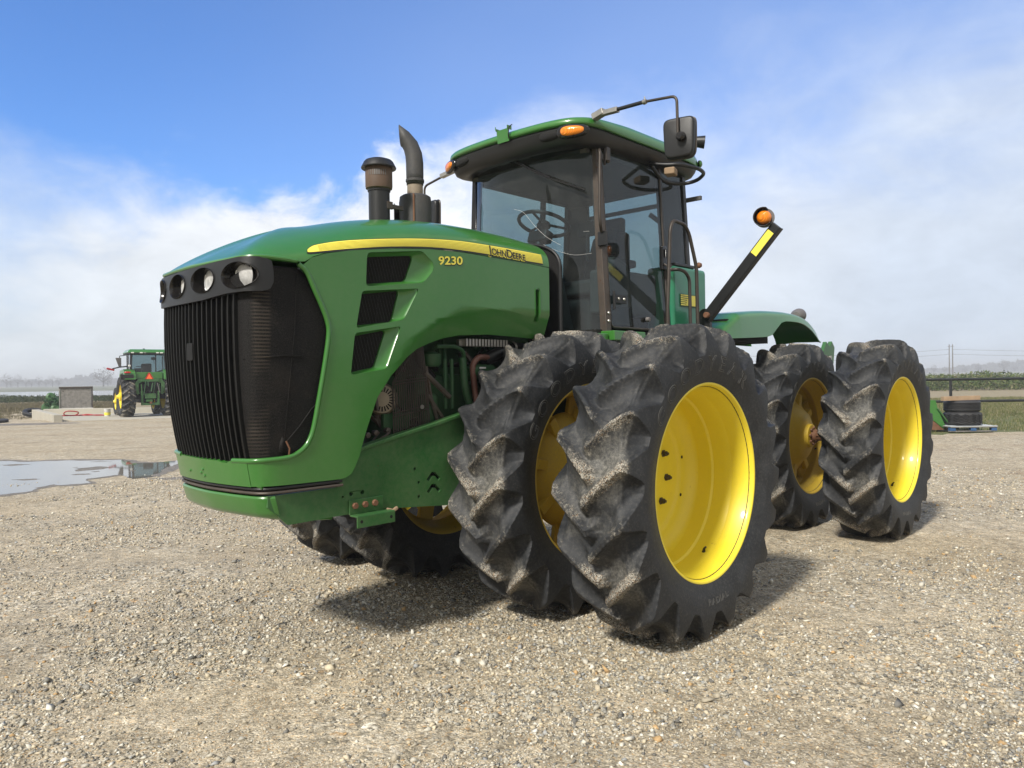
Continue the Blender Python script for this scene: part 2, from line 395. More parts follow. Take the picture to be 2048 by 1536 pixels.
def make_wheel(kind,parent,x,side,ywheel,rot=0.,lugs=True):
    """wheel part (disc or cast hub) with tyre, rim, nuts, valve as sub-parts"""
    outer=kind=='outer'; s=side
    ax=(Vector((1,0,0)),Vector((0,0,1)),Vector((0,s,0)))
    mb=MB()
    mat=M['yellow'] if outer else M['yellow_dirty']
    if outer:
        mb.lathe([(.541,-.33),(.538,-.375),(.522,-.412),(.49,-.438),(.44,-.450),(.425,-.452),(.408,-.462),(.39,-.470),(.30,-.473),(.2,-.474),(.12,-.474),(.11,-.470),(.10,-.43),(.0,-.425)],72,axis=ax)
        # inner skin so the disc has thickness seen from behind
        mb.lathe([(.0,-.445),(.10,-.447),(.14,-.486),(.40,-.484),(.50,-.452),(.536,-.41)],48,axis=ax)
    else:
        # cast hub: dished outward, with ears to the rim
        mb.lathe([(.41,-.250),(.40,-.225),(.37,-.205),(.30,-.150),(.25,-.095),(.215,-.075),(.16,-.060),(.125,-.050),(.122,-.010),(.10,-.006),(.0,-.006)],60,axis=ax)
        for k in range(8):
            t=k*PI/4+.2; c=Vector((.47*math.cos(t),s*(-.24),.47*math.sin(t)))
            q=Matrix.Rotation(-t,3,'Y')
            mb.box(c,(.16,.035,.15),q)
            mb.box(Vector((.36*math.cos(t),s*(-.185),.36*math.sin(t))),(.16,.05,.07),q)
    w=obj('wheel',mb,mat,parent,bev=0 if outer else .006)
    w.location=(x,s*ywheel+s*YF,.958); 
    t=bpy.data.objects.new('tyre',tyre_L if s>0 else tyre_R); COL.objects.link(t); t.parent=w; t.location=(0,-s*YF,0); t.rotation_euler=(0,rot,0)
    rm=MB().lathe(rim_prof(outer),96,axis=ax); rm.lathe([(.588,-.03),(.565,-.10),(.565,-.35),(.588,-.42)],64,axis=ax)
    obj('rim',rm,mat,w)
    if outer:
        for an_ in(12,-22,150,200): obj('weep_hole',MB().lathe([(0,.002),(.011,.002),(.011,0)],10,o=(-.445*math.cos(R(an_)),s*-.4485,.445*math.sin(R(an_))),axis=ax),M['dark'],w)
    if lugs:
        pr,n,dep=(.272,10,-.474) if outer else (.085,8,-.006)
        for k in range(n):
            t0=2*PI*k/n+.12; c=Vector((pr*math.cos(t0),s*dep,pr*math.sin(t0)))
            nb=MB(); nb.lathe([(.0,.0),(.026,.0),(.026,.006),(.019,.007),(.019,.028),(.010,.030),(.010,.042),(0,.042)] if outer else [(0,0),(.014,0),(.014,.02),(0,.022)],6 if outer else 6,o=c,axis=ax)
            obj('lug_nut',nb,M['rust_steel'] if outer else M['rust'],w)
        if not outer:
            hb=MB().lathe([(.0,.0),(.062,0),(.062,.05),(.050,.055),(.050,.10),(.03,.105),(0,.105)],24,o=(0,s*-.004,0),axis=ax)
            hb.box((0,s*.075,.02),(.13,.05,.035)); obj('axle_end',hb,M['rust'],w,bev=.003)
        vt=R(-63) if outer else R(-20)
        vb=MB().tube([Vector((.565*math.cos(PI-vt),s*-.19,.565*math.sin(vt))),Vector((.53*math.cos(PI-vt),s*-.175,.53*math.sin(vt))),Vector((.515*math.cos(PI-vt),s*-.16,.515*math.sin(vt)))],.008,8,radii=[.013,.008,.006])
        obj('valve_stem',vb,M['black_plastic'],w)
    return w

# hood surface
CP=[(2.374,0),(2.367,.15),(2.353,.30),(2.335,.42),(2.318,.485),(2.28,.532),(2.21,.553),(2.10,.560),(1.85,.562),(1.4,.563),(1.0,.563),(.5,.563),(-.15,.563)]
def _cr(p0,p1,p2,p3,t):
    return tuple(.5*((2*b)+(-a+c)*t+(2*a-5*b+4*c-d)*t*t+(-a+3*b-3*c+d)*t**3) for a,b,c,d in zip(p0,p1,p2,p3))
PL=[]
_c=[(CP[1][0],-CP[1][1])]+CP+[(-.7,.56)]
for i in range(1,len(_c)-2):
    for k in range(10): PL.append(_cr(_c[i-1],_c[i],_c[i+1],_c[i+2],k/10))
PL.append(CP[-1])
SL=[0.]
for a,b in zip(PL,PL[1:]): SL.append(SL[-1]+math.hypot(b[0]-a[0],b[1]-a[1]))
SMAX=SL[-1]
def con(s):
    sg=1 if s>=0 else -1;s=min(abs(s),SMAX-1e-6)
    i=bisect.bisect_right(SL,s)-1;t=(s-SL[i])/(SL[i+1]-SL[i]);a,b=PL[i],PL[i+1]
    return a[0]+(b[0]-a[0])*t,sg*(a[1]+(b[1]-a[1])*t)
def lerp_tab(T,v):
    if v<=T[0][0]:return T[0][1]
    for (a,b),(c,d) in zip(T,T[1:]):
        if v<=c: return b+(d-b)*(v-a)/(c-a)
    return T[-1][1]
LEAN=[(.85,-.125),(1.0,-.085),(1.1,-.063),(1.2,-.045),(1.3,-.028),(1.4,-.014),(1.5,-.004),(1.6,.003),(1.7,.007),(1.8,.009),(1.9,.0085),(2.0,.006),(2.1,.002),(2.3,-.006)]
NARR=[(.85,.915),(1.2,.94),(1.6,.98),(1.9,1.),(2.3,1.)]
def surf(s,z,off=0.):
    x,y=con(s)
    k=max(0,min(1,(x-1.5)/.8));k=k*k*(3-2*k)
    X=x+k*lerp_tab(LEAN,z);Y=y*(1+(lerp_tab(NARR,z)-1)*(.5+.5*k))
    if off:
        x1,y1=con(s+.01);x0,y0=con(s-.01)
        tx,ty=x1-x0,y1-y0;l=math.hypot(tx,ty)
        nx,ny=ty/l,-tx/l   # outward for increasing s (left side: t=(-1,0)->n=(0,1))
        X+=nx*off;Y+=ny*off
    return X,Y,z

# ---------------------------------------------------------------- big articulated tractor
TR=thing('articulated_tractor','large green tractor with black grille and eight muddy dual wheels, close up on the gravel','tractor',(-.14668572,5.96986976,0),-2.32228243)
CREASE=[(1.35,1.60),(1.45,1.70),(1.6,1.86),(1.8,1.99),(2.0,2.05),(2.25,2.085),(2.9,2.075)]
def S0(s,z,off=0.):
    X,Y,Z=surf(s,z,off)
    a=abs(s)
    if a>1.35:
        zl=lerp_tab(CREASE,a)
        if z<zl: Y-=math.copysign(min(1,(a-1.35)/.3)*.38*(zl-z),Y)
    return (X,Y,Z)
def mir(l): return [(-x,y) for x,y in l][::-1]
SEAM=[(.822,2.240),(.874,2.285),(.961,2.316),(1.125,2.351),(1.407,2.394),(1.718,2.426),(1.973,2.435),(2.248,2.431),(2.546,2.428),(2.786,2.419),(2.86,2.415)]
OPEN=[(.795,2.245),(.849,2.201),(.898,2.111),(.946,2.019),(.978,1.938),(.984,1.869),(.963,1.732),(.923,1.540),(.881,1.377),(.844,1.297),(.80,1.252),(.740,1.222),(.676,1.210),(.565,1.206),(.46,1.203)]
LOW=[(.46,1.066),(.525,1.068),(.742,1.066),(1.03,1.064),(1.075,1.070),(1.115,1.088),(1.14,1.12),(1.175,1.184),(1.222,1.315),(1.251,1.387),(1.305,1.515),(1.407,1.643),(1.536,1.754),(1.625,1.805),(1.736,1.843),(1.86,1.878),(2.006,1.901),(2.284,1.916),(2.55,1.908),(2.86,1.893)]
def smooth_closed(pts,n=3):
    out=[];m=len(pts)
    for i in range(m):
        for k in range(n): out.append(_cr(pts[i-1],pts[i],pts[(i+1)%m],pts[(i+2)%m],k/n))
    return out
def smooth_open(pts,n=3):
    out=[];q=[pts[0]]+list(pts)+[pts[-1]]
    for i in range(1,len(q)-2):
        for k in range(n): out.append(_cr(q[i-1],q[i],q[i+1],q[i+2],k/n))
    out.append(pts[-1]);return out
def roundpoly(pts,r=.02,n=4):
    out=[];m=len(pts)
    for i in range(m):
        a,b,c=Vector(pts[i-1]),Vector(pts[i]),Vector(pts[(i+1)%m])
        d1=a-b;d2=c-b;k=min(r,d1.length*.45,d2.length*.45);p=b+d1.normalized()*k;q=b+d2.normalized()*k
        for j in range(n+1):
            t=j/n;v=p*(1-t)**2+b*2*t*(1-t)+q*t*t;out.append((v.x,v.y))
    return out
REC=[roundpoly([(1.243,2.352),(1.655,2.408),(1.745,2.345),(1.748,2.298),(1.663,2.212),(1.231,2.157)],.028),
     roundpoly([(1.205,2.129),(1.628,2.174),(1.505,1.978),(1.160,1.914)],.022),
     roundpoly([(1.152,1.886),(1.482,1.938),(1.373,1.683),(1.122,1.648)],.022)]
VEN=[roundpoly([(1.258,2.332),(1.603,2.376),(1.602,2.345),(1.544,2.213),(1.228,2.172)],.024),
     roundpoly([(1.213,2.113),(1.498,2.154),(1.438,1.964),(1.174,1.930)],.02),
     roundpoly([(1.163,1.869),(1.393,1.912),(1.308,1.692),(1.132,1.660)],.018)]
SLOT=roundpoly([(2.708,2.25),(2.748,2.25),(2.742,2.02),(2.712,2.02)],.018)
def resample(poly,n=64):
    c=Vector((sum(p[0] for p in poly)/len(poly),sum(p[1] for p in poly)/len(poly)))
    return c,poly
def ring_between(outer,inner,oo,oi,side):
    """recess wall from outline on the panel to the smaller opening set back"""
    n=72
    cx=sum(p[0] for p in inner)/len(inner);cy=sum(p[1] for p in inner)/len(inner)
    def hit(poly,a):
        d=(math.cos(a),math.sin(a));best=None
        for i in range(len(poly)):
            x1,y1=poly[i-1];x2,y2=poly[i];ex,ey=x2-x1,y2-y1
            den=d[0]*ey-d[1]*ex
            if abs(den)<1e-12: continue
            t=((x1-cx)*ey-(y1-cy)*ex)/den;u=((x1-cx)*d[1]-(y1-cy)*d[0])/den
            if t>0 and -1e-6<=u<=1+1e-6: best=t if best is None else max(best,t)
        return cx+d[0]*best,cy+d[1]*best
    rows=[]
    A=[hit(outer,2*PI*k/n) for k in range(n)];B=[hit(inner,2*PI*k/n) for k in range(n)]
    # snap the angle samples to polygon corners is unnecessary at this density
    prof=[(0,0),(.05,.006),(.16,.014),(.85,.0+abs(oi)-.004),(1,abs(oi)),(1.0,abs(oi)+.02)]
    mb=MB();vs=[]
    for t,d in prof:
        for a,b in zip(A,B): vs.append(S0(side*(a[0]+(b[0]-a[0])*min(t,1)),a[1]+(b[1]-a[1])*min(t,1),oo-d))
    fs=[]
    for r in range(len(prof)-1):
        for k in range(n): fs.append((r*n+k,r*n+(k+1)%n,(r+1)*n+(k+1)%n,(r+1)*n+k))
    return mb.add(vs,fs)
def strip_tube(pts,r,off,side=1,n=8):
    return MB().tube([S0(side*s,z,off) for s,z in pts],r,n)
for side in(1,-1):
    loop=smooth_open(OPEN[::-1],3)+SEAM+LOW[::-1]
    # order: opening bottom->top, seam front->rear, low rear->front
    loop=[p for i,p in enumerate(loop) if i==0 or (Vector(p)-Vector(loop[i-1])).length>1e-4]
    holes=REC+[SLOT] if side>0 else REC
    me=poly_mesh('side_panel',[loop]+holes,lambda s,z:S0(side*s,z),.045,flip=(side<0),stepy=.045)
    hp=obj('side_panel',me,M['green'],TR,sol=.018,bev=.004,ang=30)
    # rolled lip round the grille opening
    lip=MB(); lp=smooth_open(OPEN,4)+[(.33,1.200)]
    pts=[];rad=[]
    lip.tube([S0(side*s,z,-.006) for s,z in lp],.014,10)
    obj('opening_lip',lip,M['green'],hp)
    for k in range(3):
        rp=ring_between(REC[k],VEN[k],-.001,-.034,side)
        vo=obj('side_vent',rp,M['green'],hp,ang=45)
        me=poly_mesh('louvre',[VEN[k]],lambda s,z:S0(side*s,z,-.050),.1)
        obj('louvre',me,M['dark'],hp)
        lb=MB(); zs=[p[1] for p in VEN[k]]; ss=[p[0] for p in VEN[k]]
        n=17 if k==0 else (14 if k==1 else 12)
        for q in range(n*2):
            s_=min(ss)-.1+q*.0165*1.35
            # slanted louvre blade, clipped to the opening
            a=[]
            for t in range(13):
                z=min(zs)+(max(zs)-min(zs))*t/12; s1=s_+ (z-min(zs))*-.28+.06
                # inside test
                inside=False;P=VEN[k]
                for i in range(len(P)):
                    x1,y1=P[i-1];x2,y2=P[i]
                    if (y1>z)!=(y2>z) and s1<(x2-x1)*(z-y1)/(y2-y1)+x1: inside=not inside
                if inside:a.append((s1,z))
            if len(a)>1: lb.tube([S0(side*s,z,-.043) for s,z in (a[0],a[-1])],.0035,4)
        sm=sum(ss)/len(ss); lb.tube([S0(side*(sm-.01),min(zs)+.02,-.038),S0(side*(sm+.02),max(zs)-.015,-.038)],.0025,4)
        obj('louvre_blades',lb,M['grille_black'],hp)
    if side>0:
        me=poly_mesh('slot_back',[[(2.69,2.0),(2.77,2.0),(2.77,2.27),(2.69,2.27)]],lambda s,z:S0(s,z,-.03),.05); obj('latch_slot',me,M['dark'],hp)
        rb=ring_between(roundpoly([(2.702,2.257),(2.756,2.257),(2.75,2.013),(2.706,2.013)],.02),SLOT,.004,-.01,1); obj('slot_rim',rb,M['green'],hp)
    # wrap-round screen
    sc_=[(.18,1.16),(.18,2.12),(.55,2.225),(.80,2.225),(.91,2.16),(1.02,2.02),(1.06,1.9),(1.02,1.6),(.97,1.36),(.86,1.18)]
    me=poly_mesh('grille_screen',[sc_],lambda s,z:S0(side*s,z,-.030),.05,flip=side<0)
    g_=obj('grille_screen',me,M['screen'],TR,sol=.004)
    fo=MB(); fo.tube([S0(side*s,z,-.027) for s,z in ((.47,1.735),(.62,1.745),(.74,1.755),(.84,1.75))],.004,5); fo.tube([S0(side*s,z,-.0285) for s,z in ((.72,1.30),(.80,1.37),(.88,1.46),(.95,1.52))],.004,5); fo.tube([S0(side*s,z,-.027) for s,z in ((.80,2.24),(.79,1.9),(.74,1.5),(.70,1.3))],.0022,5)
    obj('screen_fold',fo,M['screen'],g_)
    if side>0:
        tf=MB().add([S0(.655,1.245,-.024),S0(.705,1.225,-.012),S0(.70,1.30,-.018),S0(.69,1.325,-.026),S0(.67,1.29,-.027)],[(0,1,2),(0,2,4),(4,2,3)])
        obj('torn_flap',tf,M['screen'],g_,sol=.002); tf2=MB().tube([S0(.708,1.22,-.01),S0(.712,1.26,.0),S0(.70,1.30,-.006)],.005,6); obj('flap_edge',tf2,M['rust'],g_)
# apron joining the two panels under the grille
ap=[(-.458,1.064),(.458,1.064),(.458,1.202),(.30,1.196),(.28,1.186),(.22,1.186),(.20,1.194),(-.458,1.198)]
me=poly_mesh('front_apron',[ap],lambda s,z:S0(s,z,.002),.05)
o=obj('front_apron',me,M['green'],TR,sol=.03,bev=.006)
for s_,z_ in((-.20,1.115),(.0,1.135),(.01,1.10),(-.03,1.115)):
    p=S0(s_,z_,.003); obj('rivet',MB().lathe([(0,.006),(.006,.005),(.009,0)],8,o=p,axis='x'),M['green'],o)
# slats
gr=MB()
for k in range(19):
    t=k/18; s1=-.47+t*.885; s0=-.42+t*.865
    pts=[];
    for j in range(9):
        z=1.195+(2.085-1.195)*j/8; s=s0+(s1-s0)*j/8; a=Vector(S0(s,z,-.006)); b=Vector(S0(s,z,-.050)); w=(Vector(S0(s+.01,z,-.006))-Vector(S0(s-.01,z,-.006))).normalized()*(.0050)
        pts.append([a-w,a+w,b+w*.7,b-w*.7])
    vs=[v for r in pts for v in r];fs=[]
    for j in range(8):
        for q in range(4): fs.append((j*4+q,j*4+(q+1)%4,(j+1)*4+(q+1)%4,(j+1)*4+q))
    gr.add(vs,fs)
G=obj('grille_slats',gr,M['grille_black'],TR,bev=.002,seg=1)
def radi():
    m,nt,out=new_mat('radiator_core'); g=N(nt); v=g.obj()
    w=g.n('TexWave',wave_type='BANDS',bands_direction='Z',i={'Vector':v,'Scale':16.,'Distortion':.3}).outputs['Fac']
    y=g.n('SeparateXYZ',i={0:v}).outputs[1]
    wy=g.n('TexWave',wave_type='BANDS',bands_direction='Y',i={'Vector':v,'Scale':9.,'Distortion':1.5,'Detail Scale':6.}).outputs['Fac']
    n=g.noise(v,90,3,.8)
    c=g.mix(g.math('MULTIPLY',g.rng(w,.6,1),.6),(.006,.006,.006),(.05,.042,.034))
    sp=g.math('MULTIPLY',g.math('MULTIPLY',g.rng(n,.55,.62),g.rng(wy,.72,.85)),g.rng(y,-.12,.0,1,0))  # bright glints on the core, painted into its colour
    c=g.mix(sp,c,(.6,.6,.58))
    nt.links.new(g.bsdf(Base_Color=c,Roughness=.7),out.inputs[0]); return m
me=poly_mesh('radiator_core',[[(-.6,1.1),(.6,1.1),(.6,2.2),(-.6,2.2)]],lambda s,z:S0(s,z,-.085),.1)
obj('radiator_core',me,radi(),TR)
# plain square badge plate on the slats
bp_=[(-.035,1.74),(.035,1.74),(.035,1.835),(-.035,1.835)]
obj('badge_plate',poly_mesh('badge',[roundpoly(bp_,.01)],lambda s,z:S0(s,z,.0),.1),M['grille_black'],G,sol=.012,bev=.002)
# headlamp bar
BAR=[(-.63,2.085),(-.50,2.065),(-.3,2.058),(0,2.056),(.16,2.060),(.37,2.078),(.545,2.083),(.60,2.086),(.635,2.10),(.652,2.135),(.650,2.19),(.640,2.243),(.60,2.262),(.47,2.262),(.2,2.25),(0,2.243),(-.3,2.24),(-.5,2.24),(-.62,2.24),(-.65,2.20),(-.652,2.13)]
LAMPS=[(-.432,2.160),(-.147,2.160),(.160,2.165),(.457,2.168)]
def circ2(c,r,rz,n=40): return [(c[0]+r*math.cos(2*PI*k/n),c[1]+rz*math.sin(2*PI*k/n)) for k in range(n)]
def barwarp(s,z):
    # gently bulged face, drawn back at the two ends
    e=max(0,(abs(s)-.50)/.15); q=1-((z-2.16)/.115)**2*.35
    return S0(s,z,.012*q-.010*e*e)
me=poly_mesh('headlamp_bar',[BAR]+[circ2(c,.084 if c[0]<-.3 else .112,.066) for c in LAMPS],barwarp,.03)
HB=obj('headlamp_bar',me,M['black_plastic'],TR,sol=.05,bev=.006,seg=3)
for c in LAMPS:
    n=40; rings=[(1.02,.008),(1.05,.014),(1.02,.019),(.98,.012),(.96,-.005),(.90,-.036),(.84,-.050)]
    vs=[];fs=[]
    for sc_,of in rings:
        for k in range(n):
            a=2*PI*k/n; s=c[0]+(.084 if c[0]<-.3 else .112)*sc_*math.cos(a); z=c[1]+.066*sc_*math.sin(a); vs.append(S0(s,z,of))
    for r in range(len(rings)-1):
        for k in range(n): fs.append((r*n+k,r*n+(k+1)%n,(r+1)*n+(k+1)%n,(r+1)*n+k))
    hl=obj('headlight',MB().add(vs,fs),M['black_gloss'],HB,ang=60)
    p=Vector(S0(c[0],c[1],-.046)); q=Vector(S0(c[0],c[1],-.03)); d=(Vector((1,0,0))*.8+(q-p).normalized()*.6).normalized()
    ax=axes(d)
    obj('reflector',MB().lathe([(0,-.035),(.03,-.032),(.055,-.018),(.072,.0),(.080,.006)],32,o=p,axis=ax),M['reflector'],hl,recalc=False)
    obj('lens',MB().lathe([(0,.016),(.03,.014),(.058,.009),(.076,.001)],32,o=p+d*.004,axis=ax),M['lens'],hl)
# hood top shell
ZE=[(0,2.252),(.30,2.250),(.45,2.256),(.6,2.260),(.74,2.256),(.822,2.244),(.874,2.289),(.961,2.320)]+[(a,b+.004) for a,b in SEAM[3:]]
ZE0=[(0,2.250),(.45,2.254),(.65,2.252),(.80,2.250),(.90,2.268),(1.0,2.292),(1.13,2.325),(1.41,2.385),(1.72,2.422),(2.0,2.434),(2.9,2.42)]
ZC=[(-.2,2.635),(.0,2.655),(.25,2.68),(.6,2.69),(.9,2.684),(1.15,2.664),(1.4,2.630),(1.6,2.588),(1.80,2.532)]
def sm(T,v): return sum(lerp_tab(T,v+d)*w for d,w in((-.12,.15),(-.06,.2),(0,.3),(.06,.2),(.12,.15)))
def top_pt(s,h):
    a=abs(s); ze=sm(ZE0,a); X,Y,_=S0(s,max(ze,2.2))
    sx=min(X,1.80); zc=sm(ZC,sx); k=max(0,min(1,(a-.2)/1.5)); k=k*k*(3-2*k); n=1.12+1.38*k
    h=max(0.,min(1.,h)); q=1-(1-h**n)**(1/n)
    return Vector((X+(sx-X)*q,Y*(1-q),ze+(zc-ze)*h))
def z2h(s,z):
    a=abs(s); ze=sm(ZE0,a); X=S0(s,max(ze,2.2))[0]; return max(0.,min(.99,(z-ze)/(sm(ZC,min(X,1.80))-ze)))
def top_off(s,h,off):
    p=top_pt(s,h); a=top_pt(s+.01,h)-top_pt(s-.01,h); b=top_pt(s,min(h+.01,1))-top_pt(s,max(h-.01,0))
    nrm=a.cross(b); nrm.normalize()
    c=p-Vector((1.2,0,2.2))
    if nrm.dot(c)<0: nrm=-nrm
    return p+nrm*off
ssv=[-2.86+5.72*i/220 for i in range(221)]
hh=[0,.02,.05,.09,.14,.2,.27,.35,.43,.51,.59,.66,.73,.79,.84,.885,.92,.95,.972,.988,.997,1.0]
HE={s:z2h(s,lerp_tab(ZE,abs(s))) for s in ssv}
vs=[top_pt(s,HE[s]+(1-HE[s])*h) for s in ssv for h in hh];m=len(hh);fs=[]
for i in range(220):
    for j in range(m-1): fs.append((i*m+j,(i+1)*m+j,(i+1)*m+j+1,i*m+j+1))
hood=obj('hood',MB().add(vs,fs),M['green'],TR,sol=.02,bev=.004,ang=30)
# front lip under the hood edge
obj('hood_lip',MB().tube([Vector(top_pt(s,z2h(s,lerp_tab(ZE,abs(s)))))+Vector((-.004,0,.004)) for s in [-.78+1.56*i/80 for i in range(81)]],.012,8),M['green'],hood)

UP=[(.857,2.328),(.884,2.348),(.941,2.369),(1.139,2.412),(1.495,2.463),(1.731,2.489),(1.986,2.507),(2.262,2.510),(2.560,2.509),(2.787,2.505)]
LO=[(.855,2.314),(.880,2.316),(.937,2.326),(1.133,2.362),(1.416,2.406),(1.727,2.438),(1.981,2.448),(2.256,2.448),(2.554,2.443),(2.789,2.440)]
U=smooth_open(UP,3);L_=smooth_open(LO,3)
def on_top(side,off): return lambda s,z: top_off(side*s,z2h(s,z),off)
for side in(1,-1):
    st=obj('hood_stripe',poly_mesh('stripe',[L_+U[::-1]],on_top(side,.003),.05,flip=side<0,stepy=.02),M['decal_yellow'],hood)
    bk=[(s,z-.010) for s,z in L_]+[(s,z+.004) for s,z in U[::-1]]
    bk[0]=(.849,2.306)
    obj('stripe_border',poly_mesh('border',[bk],on_top(side,.0015),.05,flip=side<0,stepy=.02),M['black_plastic'],st)
    ln=MB()
    for q in range(1,7):
        f=q/7; pts=[]
        for i in range(41):
            s=.93+(2.785-.93)*i/40; zl=lerp_tab(LO,s); zu=lerp_tab(UP,s); pts.append(top_off(side*s,z2h(s,zl+(zu-zl)*f),.0034))
        ln.tube(pts,.0011,4)
    pin=surf_mat('stripe_pinline',(.55,.46,.05),.5,dust=.02) if side>0 else bpy.data.materials['stripe_pinline']
    obj('pinlines',ln,pin,st)
def decal_text(txt,s0,s1,zfun,h,off,mat,name,parent,warp,fat=0.,dz=0.,ds=0.):
    cu=bpy.data.curves.new('t','FONT'); cu.body=txt; cu.size=1; cu.offset=fat; cu.resolution_u=5; cu.extrude=.0
    o=bpy.data.objects.new('t',cu); COL.objects.link(o); dg=bpy.context.evaluated_depsgraph_get(); dg.update()
    me=bpy.data.meshes.new_from_object(o.evaluated_get(dg)); bpy.data.objects.remove(o); bpy.data.curves.remove(cu)
    return me
def place_text(spec,s0,s1,z0,z1,h,mat,name,parent,warp,fat,off,ds=0,dz=0):
    """spec: list of (text,size factor); letters laid along s between s0,s1"""
    V=[];F=[];x=0
    for txt,sz,gap in spec:
        me=decal_text(txt,0,0,None,0,0,None,'',None,None,fat)
        vv=[(v.co.x*sz,v.co.y*sz) for v in me.vertices]; mn=min(a for a,b in vv); mx=max(a for a,b in vv); n=len(V)
        V+=[(a-mn+x,b) for a,b in vv]; F+=[tuple(i+n for i in p.vertices) for p in me.polygons]; x+=mx-mn+gap; bpy.data.meshes.remove(me)
    W=max(a for a,b in V)
    P=[warp(s0+ds+(s1-s0)*a/W,z0+(z1-z0)*a/W+dz+b*h/.72,off) for a,b in V]
    me=bpy.data.meshes.new(name); me.from_pydata([tuple(p) for p in P],[],F)
    return obj(name,me,mat,parent,flat=True)
TW=lambda s,z,off: top_off(s,z2h(s,z),off)
JD=[('J',1.25,.06),('OHN',.95,.12),('D',1.25,.05),('EERE',.95,0)]
place_text(JD,2.235,2.60,2.452,2.440,.045,M['decal_yellow'],'lettering_edge',hood,TW,.06,.0045,-.004,-.003)
place_text(JD,2.235,2.60,2.452,2.440,.045,M['black_gloss'],'lettering',hood,TW,.022,.0065)
PW=lambda s,z,off: Vector(S0(s,z,off))
hpL=[o for o in TR.children if o.name.startswith('side_panel')][0]
place_text([('9230',1,0)],1.786,1.993,2.336,2.356,.052,M['black_gloss'],'number_shadow',hpL,PW,.05,.002,.004,-.003)
place_text([('9230',1,0)],1.786,1.993,2.336,2.356,.052,M['decal_yellow'],'model_number',hpL,PW,.022,.004)
# rubber seal behind the hood
rb=MB()
for q in range(1):
    ring=[top_pt(2.855,h) for h in hh]; ring2=[Vector((p.x,-p.y,p.z)) for p in ring[::-1]]
    allp=[Vector((-.155,.563,1.90))]+[Vector((-.155,p.y,p.z)) for p in ring]+[Vector((-.155,p.y,p.z)) for p in ring2[1:]]+[Vector((-.155,-.563,1.90))]
    rb.tube(allp,.012,8)
obj('hood_seal',rb,M['black_plastic'],TR)
fw_=MB(); pr=[(p.y*.985,p.z-.012) for p in allp]
fw_.prism([(-.16,y,z) for y,z in pr],(-.03,0,0)); obj('firewall',fw_,M['dark'],TR)
# ---- bumper, rubber strips, frame
def plan_band(name,z0,z1,so,off0,off1,mat,parent=TR,th=.03,bev=.01,seg=3):
    me=poly_mesh(name,[[(-so,z0),(so,z0),(so,z1),(-so,z1)]],lambda s,z:S0(s,z,off0+(off1-off0)*(z-z0)/(z1-z0)),.04)
    return obj(name,me,mat,parent,sol=th,bev=bev,seg=seg)
for z,of in((1.052,-.012),(1.030,-.006)):
    q=MB().tube([S0(s,z,of) for s in [-1.05+2.1*i/120 for i in range(121)]],.008,8); obj('rubber_strip',q,M['black_plastic'] if z>1.04 else M['rust_steel'],TR)
me=poly_mesh('filler',[[(-1.04,1.02),(1.04,1.02),(1.04,1.062),(-1.04,1.062)]],lambda s,z:S0(s,z,-.022),.05); obj('gap_filler',me,M['dark'],TR)
